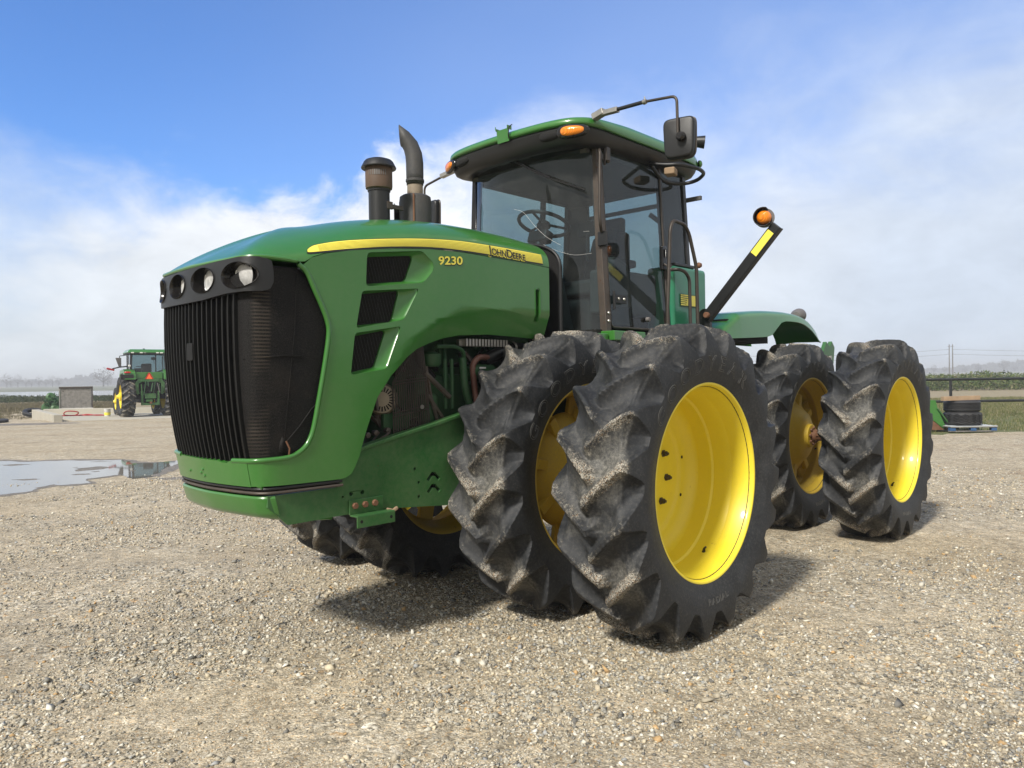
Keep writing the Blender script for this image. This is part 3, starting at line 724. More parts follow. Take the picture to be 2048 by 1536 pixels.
# bumper: front face + underside sloping back
bm_=MB(); rows=[]
secs=[(1.015,-.028),(1.012,-.004),(1.002,.004),(.925,.004),(.905,-.004),(.892,-.02)]
N_=61
for z,of in secs: rows.append([Vector(S0(-.585+1.17*i/60,z,of)) for i in range(N_)])
under=[(.855,.16),(.835,.34)]
for z,b in under: rows.append([Vector((r.x-b,r.y*(1-b*.12),z)) for r in rows[4]])
vs=[v for r in rows for v in r];fs=[]
for i in range(len(rows)-1):
    for k in range(N_-1): fs.append((i*N_+k,i*N_+k+1,(i+1)*N_+k+1,(i+1)*N_+k))
bo=obj('bumper',MB().add(vs,fs),M['green'],TR,sol=.02,bev=.003,ang=50)
for side in(1,-1):
    y=side*.485
    # frame side plate
    P=[(2.205,1.015),(2.205,.955),(2.09,.848),(1.70,.852),(1.45,.850),(.95,.805),(.55,.82),(.55,1.42),(.75,1.385),(1.05,1.32),(1.35,1.265),(1.60,1.215),(1.74,1.17),(1.78,1.015)]
    holes=[]
    hp_=[(1.683,.968,.014),(1.605,.968,.014),(1.21,1.064,.011),(1.18,.977,.010),(1.18,.89,.012),(1.74,.955,.008)] if side>0 else []
    for hx,hz,hr in hp_: holes.append([(hx+hr*math.cos(k*PI/5),hz+hr*math.sin(k*PI/5)) for k in range(10)])
    if side>0:
        for cz in(.998,.922): holes.append([(1.065+dx,cz+dz) for dx,dz in ((-.065,-.012),(-.02,.032),(.01,.032),(.05,-.010),(.03,-.024),(0,.008),(-.02,.005),(-.048,-.028))][::-1])
    me=poly_mesh('frame_rail',[P]+holes,lambda x,z:(x,y,z),.3,flip=False)
    fr=obj('frame_rail',me,M['green_old'],TR,bev=.003); 
    sm_=fr.modifiers.new('s2','SOLIDIFY'); sm_.thickness=.025; sm_.offset=0; fr.modifiers.move(1,0)
    fl=MB(); TP=[(.55,1.42),(.75,1.385),(1.05,1.32),(1.35,1.265),(1.60,1.215),(1.74,1.17)]
    pts=[];
    for (a,b),(c,d) in zip(TP,TP[1:]): fl.hexa([(a,y-.03,b),(c,y-.03,d),(c,y+.035,d),(a,y+.035,b),(a,y-.03,b+.022),(c,y-.03,d+.022),(c,y+.035,d+.022),(a,y+.035,b+.022)])
    obj('rail_flange',fl,M['green_old'],fr,bev=.004)
    if side>0:
        br=MB().box((1.585,y+.020,.890),(.24,.010,.085)); br.box((1.565,y+.055,.843),(.27,.07,.010)); br.box((1.565,y+.088,.811),(.27,.008,.066))
        b_=obj('bracket',br,M['green_old'],fr,bev=.003)
        for bx in(1.670,1.600,1.53): obj('bolt',MB().lathe([(0,.018),(.017,.018),(.019,.014),(.019,0)],6 if bx>1.55 else 8,o=(bx,y+.025,.898),axis='y'),M['rust'],fr)
        for bx in(1.67,1.46): obj('bracket_hole',MB().lathe([(0,.001),(.010,.001),(.010,0)],10,o=(bx,y+.092,.813),axis='y'),M['dark'],b_)
        obj('cable_end',MB().tube([(1.445,y+.03,.845),(1.41,y+.045,.835),(1.37,y+.03,.845)],.012,8),M['board'],b_)
und=MB().box((1.2,0,.93),(1.9,.90,.10)); und.box((.2,0,1.1),(1.4,.5,.5)); obj('belly_frame',und,M['dark'],TR)
# central frame, rear frame, axles
cf=MB(); cf.box((-1.9,0,1.15),(2.6,.42,.42)); cf.box((-3.9,0,1.25),(1.9,.74,.5)); cf.box((-1.0,0,1.55),(1.3,.9,.45)); obj('chassis',cf,M['green_old'],TR,bev=.02)
for x in(0,-3.844):
    a=MB().lathe([(.0,-.84),(.10,-.84),(.11,-.55),(.17,-.45),(.19,-.2),(.21,0),(.19,.2),(.17,.45),(.11,.55),(.10,.84),(0,.84)],24,o=(x,0,.958),axis='y')
    obj('axle',a,M['green_old'],TR)
# ---- engine bay
eb=MB(); eb.box((.35,0,1.62),(1.75,.46,.62)); eb.box((.5,.26,1.50),(1.1,.12,.30)); eb.box((.42,.0,1.98),(1.5,.36,.14)); eb.lathe([(0,0),(.08,0),(.08,.2),(0,.2)],16,o=(1.0,.12,1.72),axis='x',close=True)
EN=obj('engine_block',eb,M['green_eng'],TR,bev=.02)
def part(name,mb,mat,bev=0,parent=EN): return obj(name,mb,M[mat],parent,bev=bev)
q=MB()
for k in range(14): q.box((.30+k*.030,.41,1.862),(.019,.06,.052))
q.box((.50,.385,1.862),(.45,.03,.045)); part('ribbed_cover',q,'zinc',.003)
al=MB().lathe([(0,-.10),(.05,-.10),(.09,-.085),(.10,-.04),(.10,.05),(.085,.08),(.04,.09),(0,.09)],28,o=(1.34,.34,1.50),axis=axes((.55,.83,0)))
ALT=part('alternator',al,'beige')
q=MB(); A=axes((.55,.83,0))
for k in range(22):
    t=2*PI*k/22; c=Vector((1.34,.34,1.50))+A[2]*.083+(A[0]*math.cos(t)+A[1]*math.sin(t))*.060
    q.box(c,(.008,.012,.030),Matrix((A[1]*math.cos(t)-A[0]*math.sin(t),A[2],A[0]*math.cos(t)+A[1]*math.sin(t))).transposed())
obj('cooling_slots',q,M['dark'],EN)
part('pulley',MB().lathe([(0,0),(.09,0),(.095,.012),(.075,.025),(.095,.038),(.09,.05),(0,.05)],28,o=(1.36,.30,1.74),axis=axes((.75,.66,0))),'beige')
part('drive_belt',MB().box((1.44,.40,1.60),(.018,.03,.34),Matrix.Rotation(.12,3,'Y')),'rust_steel',.004)
# wire guard
q=MB()
def gp(u,v):  # u 0..1 front->rear, v 0..1 bottom->top
    x0,x1=1.335-.0*v,1.045+.04*v; xx=x0+(x1-x0)*u
    if v>.55: xx=xx-(v-.55)*.30*(1-u)
    return Vector((xx,.455-.04*max(0,v-.5),1.27+.0*u+ (.60+.0*u)*v + .05*u*(1-v)))
for k in range(17): q.tube([gp(k/16,0),gp(k/16,.52),gp(k/16,.56),gp(k/16,1-.25*(1-k/16)*1.0)],.0042,5)
for v in(0,.2,.24,.53,.56): q.tube([gp(0,v)+Vector((0,.004,0)),gp(1,v)+Vector((0,.004,0))],.004,5)
q.tube([gp(0,0),gp(0,.55),gp(.95,1.0),gp(1,1),gp(1,0)],.005,6)
part('wire_guard',q,'rail')
part('guard_washer',MB().lathe([(0,.006),(.014,.006),(.014,0)],14,o=gp(.78,.24)+Vector((0,.008,0)),axis='y'),'zinc')
part('oil_filter',MB().lathe([(0,-.16),(.04,-.16),(.062,-.13),(.065,.05),(.05,.07),(0,.075)],22,o=(.98,.36,1.45),axis='z'),'green_eng')
part('filter_head',MB().lathe([(0,0),(.055,0),(.07,.02),(.07,.08),(.03,.10),(0,.10)],18,o=(.95,.36,1.70),axis='z'),'green_eng')
part('fuel_pump',MB().lathe([(0,-.12),(.055,-.12),(.055,.08),(.03,.10),(0,.10)],18,o=(.55,.40,1.66),axis='x'),'green_eng')
part('pump_label',MB().box((.57,.462,1.69),(.06,.004,.012)),'white')
q=MB()
for x,z in((.86,1.62),(.80,1.62)): q.tube([(x,.40,1.75),(x,.40,1.42)],.013,8)
q.tube(fillet([(.95,.42,1.83),(.78,.42,1.835),(.70,.42,1.80),(.70,.40,1.70)],.04),.014,8); q.tube(fillet([(.72,.42,1.76),(.71,.43,1.55),(.66,.43,1.42),(.62,.42,1.30)],.08),.026,10)
part('oil_lines',q,'green_eng')
part('coolant_hose',MB().tube(fillet([(.42,.40,1.76),(.58,.43,1.765),(.64,.43,1.71),(.62,.44,1.50),(.60,.44,1.32)],.06),.021,10),'copper')
part('small_hose',MB().tube(fillet([(.42,.44,1.62),(.55,.45,1.62),(.56,.45,1.56),(.50,.45,1.53),(.40,.45,1.53)],.03),.014,8),'copper')
part('intake_hose',MB().tube(fillet([(.48,.38,1.74),(.34,.42,1.80),(.20,.40,1.83),(.05,.38,1.83)],.06),.045,12),'black_plastic')
part('hose_clamp',MB().lathe([(.05,-.01),(.055,-.01),(.055,.01),(.05,.01)],16,o=(.22,.405,1.828),axis='x'),'zinc')
part('turbo_housing',MB().lathe([(0,0),(.05,0),(.09,.03),(.10,.07),(.07,.10),(.04,.11),(0,.11)],20,o=(.20,.33,1.72),axis='y'),'rust_steel')
q=MB(); q.tube([(1.07,.44,1.66),(.86,.44,1.50)],.018,8); q.tube([(1.05,.44,1.52),(.92,.44,1.36),(.75,.44,1.27)],.014,8); q.tube([(1.05,.43,1.70),(1.02,.44,1.50),(.95,.44,1.30)],.012,6); q.tube([(.98,.45,1.30),(.88,.45,1.24),(.80,.45,1.24)],.012,6)
part('struts',q,'rust_steel')
q=MB(); q.tube([(1.56,.44,1.22),(1.56,.43,1.62)],.009,6); q.tube([(1.66,.46,1.215),(1.52,.46,1.235),(1.41,.46,1.275),(1.37,.46,1.30)],.008,6); q.tube([(1.5,.44,1.235),(1.42,.42,1.30)],.006,6)
part('rods',q,'rust_steel')
for x,z in((1.37,1.31),(1.46,1.30),(1.52,1.29),(1.66,1.22)): part('mount_bolt',MB().lathe([(0,0),(.018,0),(.018,.03),(.008,.035),(0,.035)],8,o=(x,.42,z),axis='y'),'rust_steel')
q=MB().lathe([(0,-.22),(.10,-.22),(.12,-.2),(.12,.1),(0,.1)],24,o=(1.25,.22,1.33),axis='z'); q.box((1.28,.40,1.36),(.20,.03,.10)); part('pump_bracket',q,'green_eng',.005)
rr2=random.Random(5)
for k in range(26):
    q=MB()
    x=rr2.uniform(.1,1.6); z=rr2.uniform(1.25,1.85); r=rr2.uniform(.008,.022)
    q.tube([(x,.30+rr2.uniform(0,.08),z),(x+rr2.uniform(-.12,.12),.36,z+rr2.uniform(-.12,.12)),(x+rr2.uniform(-.2,.2),.30,z+rr2.uniform(-.2,.2))],r,6)
    part('pipe',q,['dark','green_eng','rust_steel'][k%3])
# ---- exhaust and air pre-cleaner
PX=1.07
pc=MB().lathe([(.071,2.45),(.071,2.885),(.076,2.885),(.078,2.905),(.072,2.912)],32,o=(PX,0,0)); PC=obj('intake_pipe',pc,M['black_plastic'],TR)
obj('precleaner_body',MB().lathe([(.070,2.895),(.088,2.905),(.0905,2.92),(.0905,3.045),(.086,3.055)],36,o=(PX,0,0)),M['precleaner'],PC)
win=MB(); ax=axes((.7,.7,0))
for k in range(9):
    a=R(45-36+k*9); win.box((PX+.091*math.cos(a),.091*math.sin(a),3.0),(.003,.0105 if 2<k<6 else .005,.036),Matrix.Rotation(a,3,'Z'))
obj('sight_window',win,M['gray_plastic'],PC)
obj('precleaner_cap',MB().lathe([(.085,3.043),(.116,3.04),(.118,3.046),(.112,3.058),(.098,3.085),(.088,3.095),(.06,3.105),(0,3.108)],40,o=(PX,0,0)),M['black_plastic'],PC)
obj('pipe_bracket',MB().box((PX-.11,.045,2.79),(.11,.018,.03)).box((PX-.035,.066,2.79),(.05,.012,.052)),M['rust_steel'],PC,bev=.003)
MX=.755
mu=MB().lathe([(0,2.45),(.112,2.45),(.114,2.86),(.108,2.898),(.09,2.91),(.055,2.915)],44,o=(MX,0,0)); MU=obj('muffler',mu,M['exhaust'],TR)
obj('muffler_seam',MB().box((MX+.082,.081,2.66),(.012,.012,.48),Matrix.Rotation(R(45),3,'Z')),M['rust'],MU,bev=.002)
obj('tail_collar',MB().lathe([(.052,2.90),(.056,2.91),(.055,3.0),(.05,3.0)],32,o=(MX,0,0)),M['exhaust_tan'],MU)
path=[(0,2.985),(0,3.06),(0,3.14),(.006,3.20),(.026,3.26),(.060,3.305),(.10,3.335)]
dd=Vector((.70,-.72,0)).normalized(); pts=[Vector((MX,0,z))+dd*a for a,z in path]
tp=MB().tube(pts,.060,28,caps=False,radii=[.059,.061,.061,.060,.059,.058,.056])
# slash-cut mouth: shear the last rings so that the lip leans back
nv=28
for ri,kk in((len(pts)-1,1.05),(len(pts)-2,.45),(len(pts)-3,.12)):
    c=pts[ri]; 
    for k in range(nv):
        v=Vector(tp.v[ri*nv+k]); h=v.z-c.z+ (v-c).dot(dd)*-.6; tp.v[ri*nv+k]=tuple(v+Vector((dd.x*.0,dd.y*.0,0))+dd*(h*.55*kk)+Vector((0,0,h*.45*kk)))
obj('exhaust_stack',tp,M['exhaust'],MU,sol=.004)
obj('stack_clamp',MB().lathe([(.062,3.005),(.065,3.008),(.065,3.022),(.062,3.025)],28,o=(MX,0,0)).box((MX-.06,-.0,3.015),(.03,.02,.014)),M['exhaust'],MU)
# heat shield on the far flank
hs=[]
for k in range(9):
    a=R(-150+k*14); hs.append((MX-.0+.150*math.cos(a),.150*math.sin(a)))
q=MB();vs=[(x,y,z) for z in(2.5,2.70,2.82,2.855) for x,y in hs];fs=[(i*9+k,i*9+k+1,(i+1)*9+k+1,(i+1)*9+k) for i in range(3) for k in range(8)]
obj('heat_shield',q.add(vs,fs),M['exhaust'],MU,sol=.004)

# ---------------------------------------------------------------- cab
def Yc(z): return .720-(z-1.97)*.056
XA,XB,XC=-.50,-1.385,-1.765
def post(name,x,side,z0,z1,wx,wy,mat,bev=.006,dy=0.):
    a=Yc(z0)+dy;b=Yc(z1)+dy;s=side
    mb=MB().hexa([(x-wx/2,s*a-wy/2,z0),(x+wx/2,s*a-wy/2,z0),(x+wx/2,s*a+wy/2,z0),(x-wx/2,s*a+wy/2,z0),(x-wx/2,s*b-wy/2,z1),(x+wx/2,s*b-wy/2,z1),(x+wx/2,s*b+wy/2,z1),(x-wx/2,s*b+wy/2,z1)])
    return obj(name,mb,mat,CABF,bev=bev)
cfm=MB().box((-1.15,0,1.93),(1.52,1.42,.09)); cfm.box((-1.80,0,2.12),(.06,1.36,.30))
CABF=obj('cab_frame',cfm,M['dark'],TR)
post('door_post',XA,1,1.94,3.42,.066,.060,M['rust_steel'])
post('windshield_post',XA+.005,-1,1.94,3.42,.075,.055,M['black_gloss'])
for s in(1,-1):
    post('door_post',XB,s,1.94,3.42,.040,.045,M['black_plastic'])
    post('rear_post',XC,s,1.94,3.42,.05,.05,M['black_plastic'])
hd=MB().box((-1.75,0,3.36),(.06,1.26,.15)); 
for s in(1,-1): hd.box((-1.13,s*.636,3.37),(1.28,.03,.12)); hd.box((-1.79,s*.53,2.65),(.03,.24,1.36))
hd.box((-1.92,0,3.20),(.03,1.5,.035)); hd.box((-1.92,.38,3.0),(.03,.04,.42),Matrix.Rotation(.9,3,'X'))
obj('cab_header',hd,M['interior'],CABF)
obj('headliner',MB().box((-1.1,0,3.345),(1.36,1.24,.03)),M['interior'],CABF)
# windshield (curved) with black ceramic foot
def wsx(y): return -.315-.165*(abs(y)/.68)**2.6
def ws(u,z):
    y=u*(Yc(z)-.005); x=wsx(u*.68)+.015*(z-2.6)
    return (x,y,z)
n=40;zs=[1.975+(3.40-1.975)*k/20 for k in range(21)]
vs=[ws(-1+2*i/n,z) for z in zs for i in range(n+1)];fs=[(j*(n+1)+i,j*(n+1)+i+1,(j+1)*(n+1)+i+1,(j+1)*(n+1)+i) for j in range(20) for i in range(n)]
W=obj('windshield',MB().add(vs,fs),M['glass'],TR,ang=80)
cr=MB()
for cpts in ([(-.05,2.98),(.1,2.94),(.25,2.83),(.42,2.72),(.60,2.64)],[(.38,2.66),(.55,2.60),(.75,2.555),(.93,2.56)],[(.86,2.73),(.92,2.73)]):
    cr.tube([Vector(ws(u,z))+Vector((.003,0,0)) for u,z in smooth_open(cpts,4)],.0008,4)
obj('glass_crack',cr,M['white'],W)
obj('post_plate',MB().add([ws(-1,2.0),ws(-.93,2.0),ws(-.93,3.38),ws(-1,3.38)],[(0,1,2,3)]),M['black_gloss'],W,sol=.006)  # glossy black plate of the right post, following the glass curve
# wiper
wp=MB(); wpos=lambda y,z: Vector((wsx(y)+.05,y,z))
wp.tube([wpos(-.02,3.385),wpos(.18,3.26),wpos(.36,3.165)],.006,6); wp.tube([wpos(-.02,3.37),wpos(.2,3.235),wpos(.36,3.155)],.004,6)
wp.tube([wpos(.22,3.225),wpos(.40,3.135),wpos(.62,3.035)],.007,6); wp.tube([wpos(.30,3.20),wpos(.62,3.045)],.003,5)
obj('wiper',wp,M['black_gloss'],TR)
# door glass and frame
def sidequad(x0,x1,z0,z1,off=0.,s=1): return [(x0,s*(Yc(z0)+off),z0),(x1,s*(Yc(z0)+off),z0),(x1,s*(Yc(z1)+off),z1),(x0,s*(Yc(z1)+off),z1)]
def frame_loop(x0,x1,z0,z1,r,off,name,mat,parent,s=1,rad=.05):
    q=roundpoly([(x0,z0),(x1,z0),(x1,z1),(x0,z1)],rad,5); q=q+[q[0]]
    return obj(name,MB().tube([(x,s*(Yc(z)+off),z) for x,z in q],r,8,caps=False),mat,parent)
D=obj('door',MB().add(sidequad(-.545,-1.37,2.0,3.385,.012),[(0,1,2,3)]),M['glass_side'],TR,flat=True)
frame_loop(-.545,-1.372,1.995,3.39,.009,.016,'door_frame',M['rail'],D)
obj('door_handle',MB().box((-1.315,.725,2.60),(.075,.035,.20)).box((-1.335,.752,2.64),(.05,.02,.07)),M['black_gloss'],D,bev=.012,seg=3)
obj('handle_pull',MB().tube(fillet([(-1.30,.745,2.55),(-1.31,.78,2.52),(-1.36,.78,2.54)],.02),.008,8),M['rail'],D)
hg=MB(); hg.box((-.53,.74,3.31),(.05,.012,.10)); hg.lathe([(0,0),(.028,0),(.028,.012),(.012,.02),(0,.02)],16,o=(-.62,Yc(3.3)+.022,3.30),axis='y'); hg.box((-.58,Yc(3.3)+.02,3.31),(.08,.012,.045)); hg.tube([(-.548,.745-.056*.9,3.24),(-.548,.745-.056*.9,3.38)],.009,8)
obj('upper_hinge',hg,M['rail'],D,bev=.003)
hg=MB(); hg.box((-.655,.745,2.215),(.17,.014,.065)); hg.tube([(-.565,.755,2.13),(-.565,.755,2.27)],.012,8)
H2=obj('lower_hinge',hg,M['black_plastic'],D,bev=.003)
for x in(-.625,-.70): obj('hinge_bolt',MB().lathe([(0,.012),(.010,.008),(.013,0)],12,o=(x,.753,2.215),axis='y'),M['zinc'],D)
obj('latch_plate',MB().box((-.455,.735,2.66),(.02,.085,.11)).box((-.49,.728,2.66),(.07,.012,.11)),M['black_plastic'],CABF,bev=.006)
for z in(2.63,2.69): obj('plate_bolt',MB().lathe([(0,.008),(.007,.006),(.009,0)],10,o=(-.475,.735,z),axis='y'),M['zinc'],CABF)
for z in(2.10,2.04): obj('plate_bolt',MB().lathe([(0,.010),(.010,.008),(.013,0)],10,o=(-.50,.748,z),axis='y'),M['zinc'],CABF)
obj('door_stop_knob',MB().lathe([(0,.03),(.018,.028),(.02,.01),(.02,0)],14,o=(-1.04,.735,2.075),axis='y'),M['gray_plastic'],D)
obj('lower_trim',MB().box((-.72,.70,2.09),(.30,.012,.15)),M['black_gloss'],D,bev=.01)
# quarter, far side and rear glass
Q=obj('quarter_window',MB().add(sidequad(-1.405,-1.75,2.57,3.385,.010),[(0,1,2,3)]),M['glass_side'],TR,flat=True)
frame_loop(-1.405,-1.75,2.565,3.39,.007,.012,'quarter_frame',M['black_plastic'],Q)
obj('side_window',MB().add(sidequad(-.56,-1.37,2.0,3.385,.01,-1),[(0,1,2,3)]),M['glass_side'],TR,flat=True)
obj('side_window',MB().add(sidequad(-1.405,-1.75,2.3,3.385,.01,-1),[(0,1,2,3)]),M['glass_side'],TR,flat=True)
obj('rear_window',MB().add([(-1.80,.62,2.25),(-1.80,-.62,2.25),(-1.80,-.61,3.36),(-1.80,.61,3.36)],[(0,1,2,3)]),M['glass'],TR,flat=True)
# interior
S_=MB(); S_.box((-1.20,.02,2.38),(.50,.52,.14)); S_.box((-1.18,.02,2.16),(.36,.34,.34))
SE=obj('seat',S_,M['seat'],TR,bev=.04,seg=4)
obj('backrest',MB().hexa([(-1.52,-.24,2.38),(-1.38,-.24,2.38),(-1.38,.28,2.38),(-1.52,.28,2.38),(-1.62,-.17,2.93),(-1.52,-.17,2.93),(-1.52,.21,2.93),(-1.62,.21,2.93)]),M['seat'],SE,bev=.05,seg=4)
obj('armrest',MB().box((-1.22,.34,2.60),(.44,.09,.07)).box((-1.1,.36,2.76),(.09,.07,.22)),M['seat'],SE,bev=.025,seg=3)
obj('headrest',MB().box((-1.60,.02,3.0),(.08,.24,.15)),M['seat'],SE,bev=.03,seg=3)
obj('passenger_seat',MB().box((-1.30,-.46,2.38),(.34,.26,.12)).hexa([(-1.62,-.60,2.40),(-1.54,-.60,2.40),(-1.54,-.33,2.40),(-1.62,-.33,2.40),(-1.70,-.58,2.80),(-1.64,-.58,2.80),(-1.64,-.35,2.80),(-1.70,-.35,2.80)]),M['seat'],TR,bev=.035,seg=3)
obj('console',MB().box((-1.06,.50,2.30),(.70,.20,.36)).box((-.9,.50,2.50),(.22,.20,.12),Matrix.Rotation(-.3,3,'Y')),M['interior'],TR,bev=.03,seg=3)
DS=obj('dashboard',MB().hexa([(-.66,-.30,1.98),(-.42,-.38,1.98),(-.42,.38,1.98),(-.66,.30,1.98),(-.60,-.18,2.64),(-.43,-.20,2.60),(-.43,.20,2.60),(-.60,.18,2.64)]),M['interior'],TR,bev=.03,seg=3)
obj('steering_column',MB().tube([(-.50,0,2.50),(-.62,0,2.86)],.045,12).box((-.585,0,2.78),(.10,.20,.10),Matrix.Rotation(-.35,3,'Y')),M['black_plastic'],DS,bev=.015)
sw=MB(); A=axes((-.33,0,.94)); c0=Vector((-.635,0,2.90)); ring=[c0+(A[0]*math.cos(t)+A[1]*math.sin(t))*.215 for t in [2*PI*k/32 for k in range(33)]]
sw.tube(ring,.016,8,caps=False)
for t in(0.2,2.3,4.4): sw.tube([c0,c0+(A[0]*math.cos(t)+A[1]*math.sin(t))*.21],.011,6)
sw.lathe([(0,.02),(.05,.015),(.06,-.02),(0,-.03)],16,o=c0,axis=A); obj('steering_wheel',sw,M['black_plastic'],DS)
obj('display_arm',MB().box((-.75,.36,2.82),(.03,.16,.12)).tube([(-.70,.40,2.55),(-.74,.37,2.78)],.012,8),M['black_plastic'],TR,bev=.006)
obj('floor_sill',MB().box((-.66,.755,1.925),(.42,.16,.075)),M['green'],TR,bev=.008)
obj('sill_step',MB().box((-.34,.62,1.91),(.20,.34,.06)).box((-.95,.75,1.915),(.16,.14,.05)),M['green'],TR,bev=.008)
# roof
RP=[(-.12,0),(-.125,.2),(-.14,.4),(-.17,.56),(-.215,.66),(-.29,.725),(-.40,.755),(-.60,.762),(-1.0,.765),(-1.5,.762),(-1.80,.745),(-1.93,.69),(-1.985,.58),(-2.0,.35),(-2.0,0)]
rp=smooth_open(RP,4); rp=rp+[(x,-y) for x,y in rp[::-1][1:-1]]
def roof_ring(inset,z,fz=0.,cx=-1.05):
    out=[]
    m=len(rp)
    for i,(x,y) in enumerate(rp):
        a=Vector(rp[i-1]);b=Vector(rp[(i+1)%m]);t=(b-a).normalized();nn=Vector((t.y,-t.x))
        if nn.dot(Vector((x-cx,y)))<0: nn=-nn
        f=max(0,min(1,(x+.75)/.5))
        px,py=x-nn.x*inset,y-nn.y*inset
        if inset>.2: px,py=cx+(x-cx)*(1-inset/.95),y*(1-inset/.80)
        out.append((px,py,z+fz*f))
    return out
def ring_mesh(rings,cap0=False,cap1=False):
    mb=MB();m=len(rings[0]);vs=[v for r in rings for v in r];fs=[]
    for i in range(len(rings)-1):
        for k in range(m): fs.append((i*m+k,i*m+(k+1)%m,(i+1)*m+(k+1)%m,(i+1)*m+k))
    if cap0: fs.append(tuple(range(m)))
    if cap1: fs.append(tuple((len(rings)-1)*m+k for k in range(m)))
    return mb.add(vs,fs)
rb_=ring_mesh([roof_ring(.18,3.385,-.02),roof_ring(.12,3.372,-.030),roof_ring(.075,3.372,-.035),roof_ring(.035,3.390,-.033),roof_ring(.008,3.425,-.015),roof_ring(-.004,3.455,0),roof_ring(.004,3.462,.004),roof_ring(.008,3.478,.006),roof_ring(.05,3.50,.01)],True,False)
RO=obj('roof_visor',rb_,M['black_plastic'],TR,ang=50)
rg=ring_mesh([roof_ring(.02,3.468,.006),roof_ring(-.012,3.470,.010),roof_ring(-.018,3.485,.010),roof_ring(-.012,3.530,-.012),roof_ring(.004,3.562,-.028),roof_ring(.040,3.580,-.034),roof_ring(.12,3.590,-.03),roof_ring(.30,3.612,0),roof_ring(.6,3.625,0)],False,True)
RG=obj('roof_cap',rg,M['green'],TR,ang=60)
def lens_part(name,c,d,w,h,parent,mat):
    A=axes(d); vs=[];fs=[]; n=28
    for r,dep in((1,0),(.97,.012),(.85,.022),(.55,.030),(.2,.033)):
        for k in range(n):
            t=2*PI*k/n; q=2.6; cx=math.copysign(abs(math.cos(t))**(2/q),math.cos(t)); sy=math.copysign(abs(math.sin(t))**(2/q),math.sin(t))
            vs.append(Vector(c)+A[1]*(w*r*cx)+A[0]*(h*r*sy*(1+.15*cx))+A[2]*dep)
    for i in range(4):
        for k in range(n): fs.append((i*n+k,i*n+(k+1)%n,(i+1)*n+(k+1)%n,(i+1)*n+k))
    fs.append(tuple(4*n+k for k in range(n))); return obj(name,MB().add(vs,fs),mat,parent,ang=60)
for s in(1,-1):
    c=Vector((-.195,s*.665,3.428)); d=Vector((.90,s*.42,-.02))
    hs=lens_part('signal_housing',c-d*.012,d,.125,.052,RO,M['black_gloss']); lens_part('turn_signal',c,d,.094,.037,RO,M['amber'])
    lens_part('lamp_pocket',Vector((-.157,s*.475,3.425))-Vector((.012,0,0)),Vector((.98,s*.17,-.02)),.095,.036,RO,M['dark'])
pl=MB().box((-.095,.055,3.505),(.006,.125,.10),Matrix.Rotation(.12,3,'Y')); pl.box((-.10,-.005,3.56),(.05,.006,.02)); pl.box((-.10,.118,3.56),(.05,.006,.03)); pl.tube([(-.08,-.01,3.56),(-.08,-.01,3.585)],.004,6)
obj('receiver_bracket',pl,M['green'],TR,bev=.002)
obj('bracket_hook',MB().tube(fillet([(-.09,.12,3.47),(-.075,.13,3.50),(-.085,.13,3.56),(-.10,.15,3.575)],.015),.004,6),M['black_plastic'],TR)
for c in((-.27,.56,3.385),(-.25,.12,3.37),(-.25,-.1,3.37)): obj('underside_mount',MB().box(c,(.10,.12,.04)),M['black_plastic'],RO,bev=.01)
# mirrors
def mirror(s,base,joint,elbow,low,cy,cz,w,h):
    a=MB(); a.tube([base,joint],.014,10); ARM=obj('mirror_arm',a,M['black_plastic'],TR)
    obj('arm_tube',MB().tube(fillet([joint,elbow,low],.045,6),.010,10),M['rail'],ARM)
    b=Vector(base);j=Vector(joint);dv=(j-b).normalized()
    obj('arm_clamp',MB().box(b+dv*.09,(.045,.22,.035),Matrix.Rotation(s*math.atan2(dv.z,abs(dv.y)),3,'X')).box(b+dv*.03,(.06,.10,.045),Matrix.Rotation(s*.25,3,'X')),M['zinc'],ARM,bev=.004)
    obj('arm_collar',MB().lathe([(.01,-.015),(.018,-.012),(.018,.012),(.01,.015)],12,o=j,axis=axes(dv)).tube([j+Vector((0,0,-.02)),j+Vector((0,0,.035))],.005,6),M['zinc'],ARM)
    rz=s*R(12); rot=Matrix.Rotation(rz,3,'Z')
    vs=[];fs=[];n=40
    for f,dx in((.88,.026),(.96,.022),(1.0,.008),(1.0,-.025),(.93,-.03)):
        for k in range(n):
            t=2*PI*k/n;qq=6; cx=math.copysign(abs(math.cos(t))**(2/qq),math.cos(t)); sy=math.copysign(abs(math.sin(t))**(2/qq),math.sin(t))
            vs.append(Vector((low[0]-.045,cy,cz))+rot@Vector((dx,cx*w/2*f*(1+.06*sy),sy*h/2*f)))
    for i in range(4):
        for k in range(n): fs.append((i*n+k,i*n+(k+1)%n,(i+1)*n+(k+1)%n,(i+1)*n+k))
    fs+= [tuple(range(n)),tuple(4*n+k for k in range(n))]
    HM=obj('mirror',MB().add(vs,fs),M['black_plastic'],TR,ang=50)
    obj('mirror_rim',MB().tube([Vector((low[0]-.045,cy,cz))+rot@Vector((-.026,math.copysign(abs(math.cos(t))**(1/3),math.cos(t))*w/2*(1+.06*math.sin(t)),math.copysign(abs(math.sin(t))**(1/3),math.sin(t))*h/2)) for t in [2*PI*k/40 for k in range(41)]],.007,6,caps=False),M['rail'],HM)
    obj('swivel_ball',MB().lathe([(0,.035),(.022,.033),(.030,.02),(.034,0),(.03,-.02)],16,o=(low[0]-.005,low[1]+s*.02,low[2]-.02),axis=axes((1,s*.1,0))),M['black_gloss'],HM)
mirror(1,(-.33,.78,3.545),(-.32,1.21,3.533),(-.32,1.465,3.508),(-.32,1.47,3.25),1.455,3.235,.215,.275)
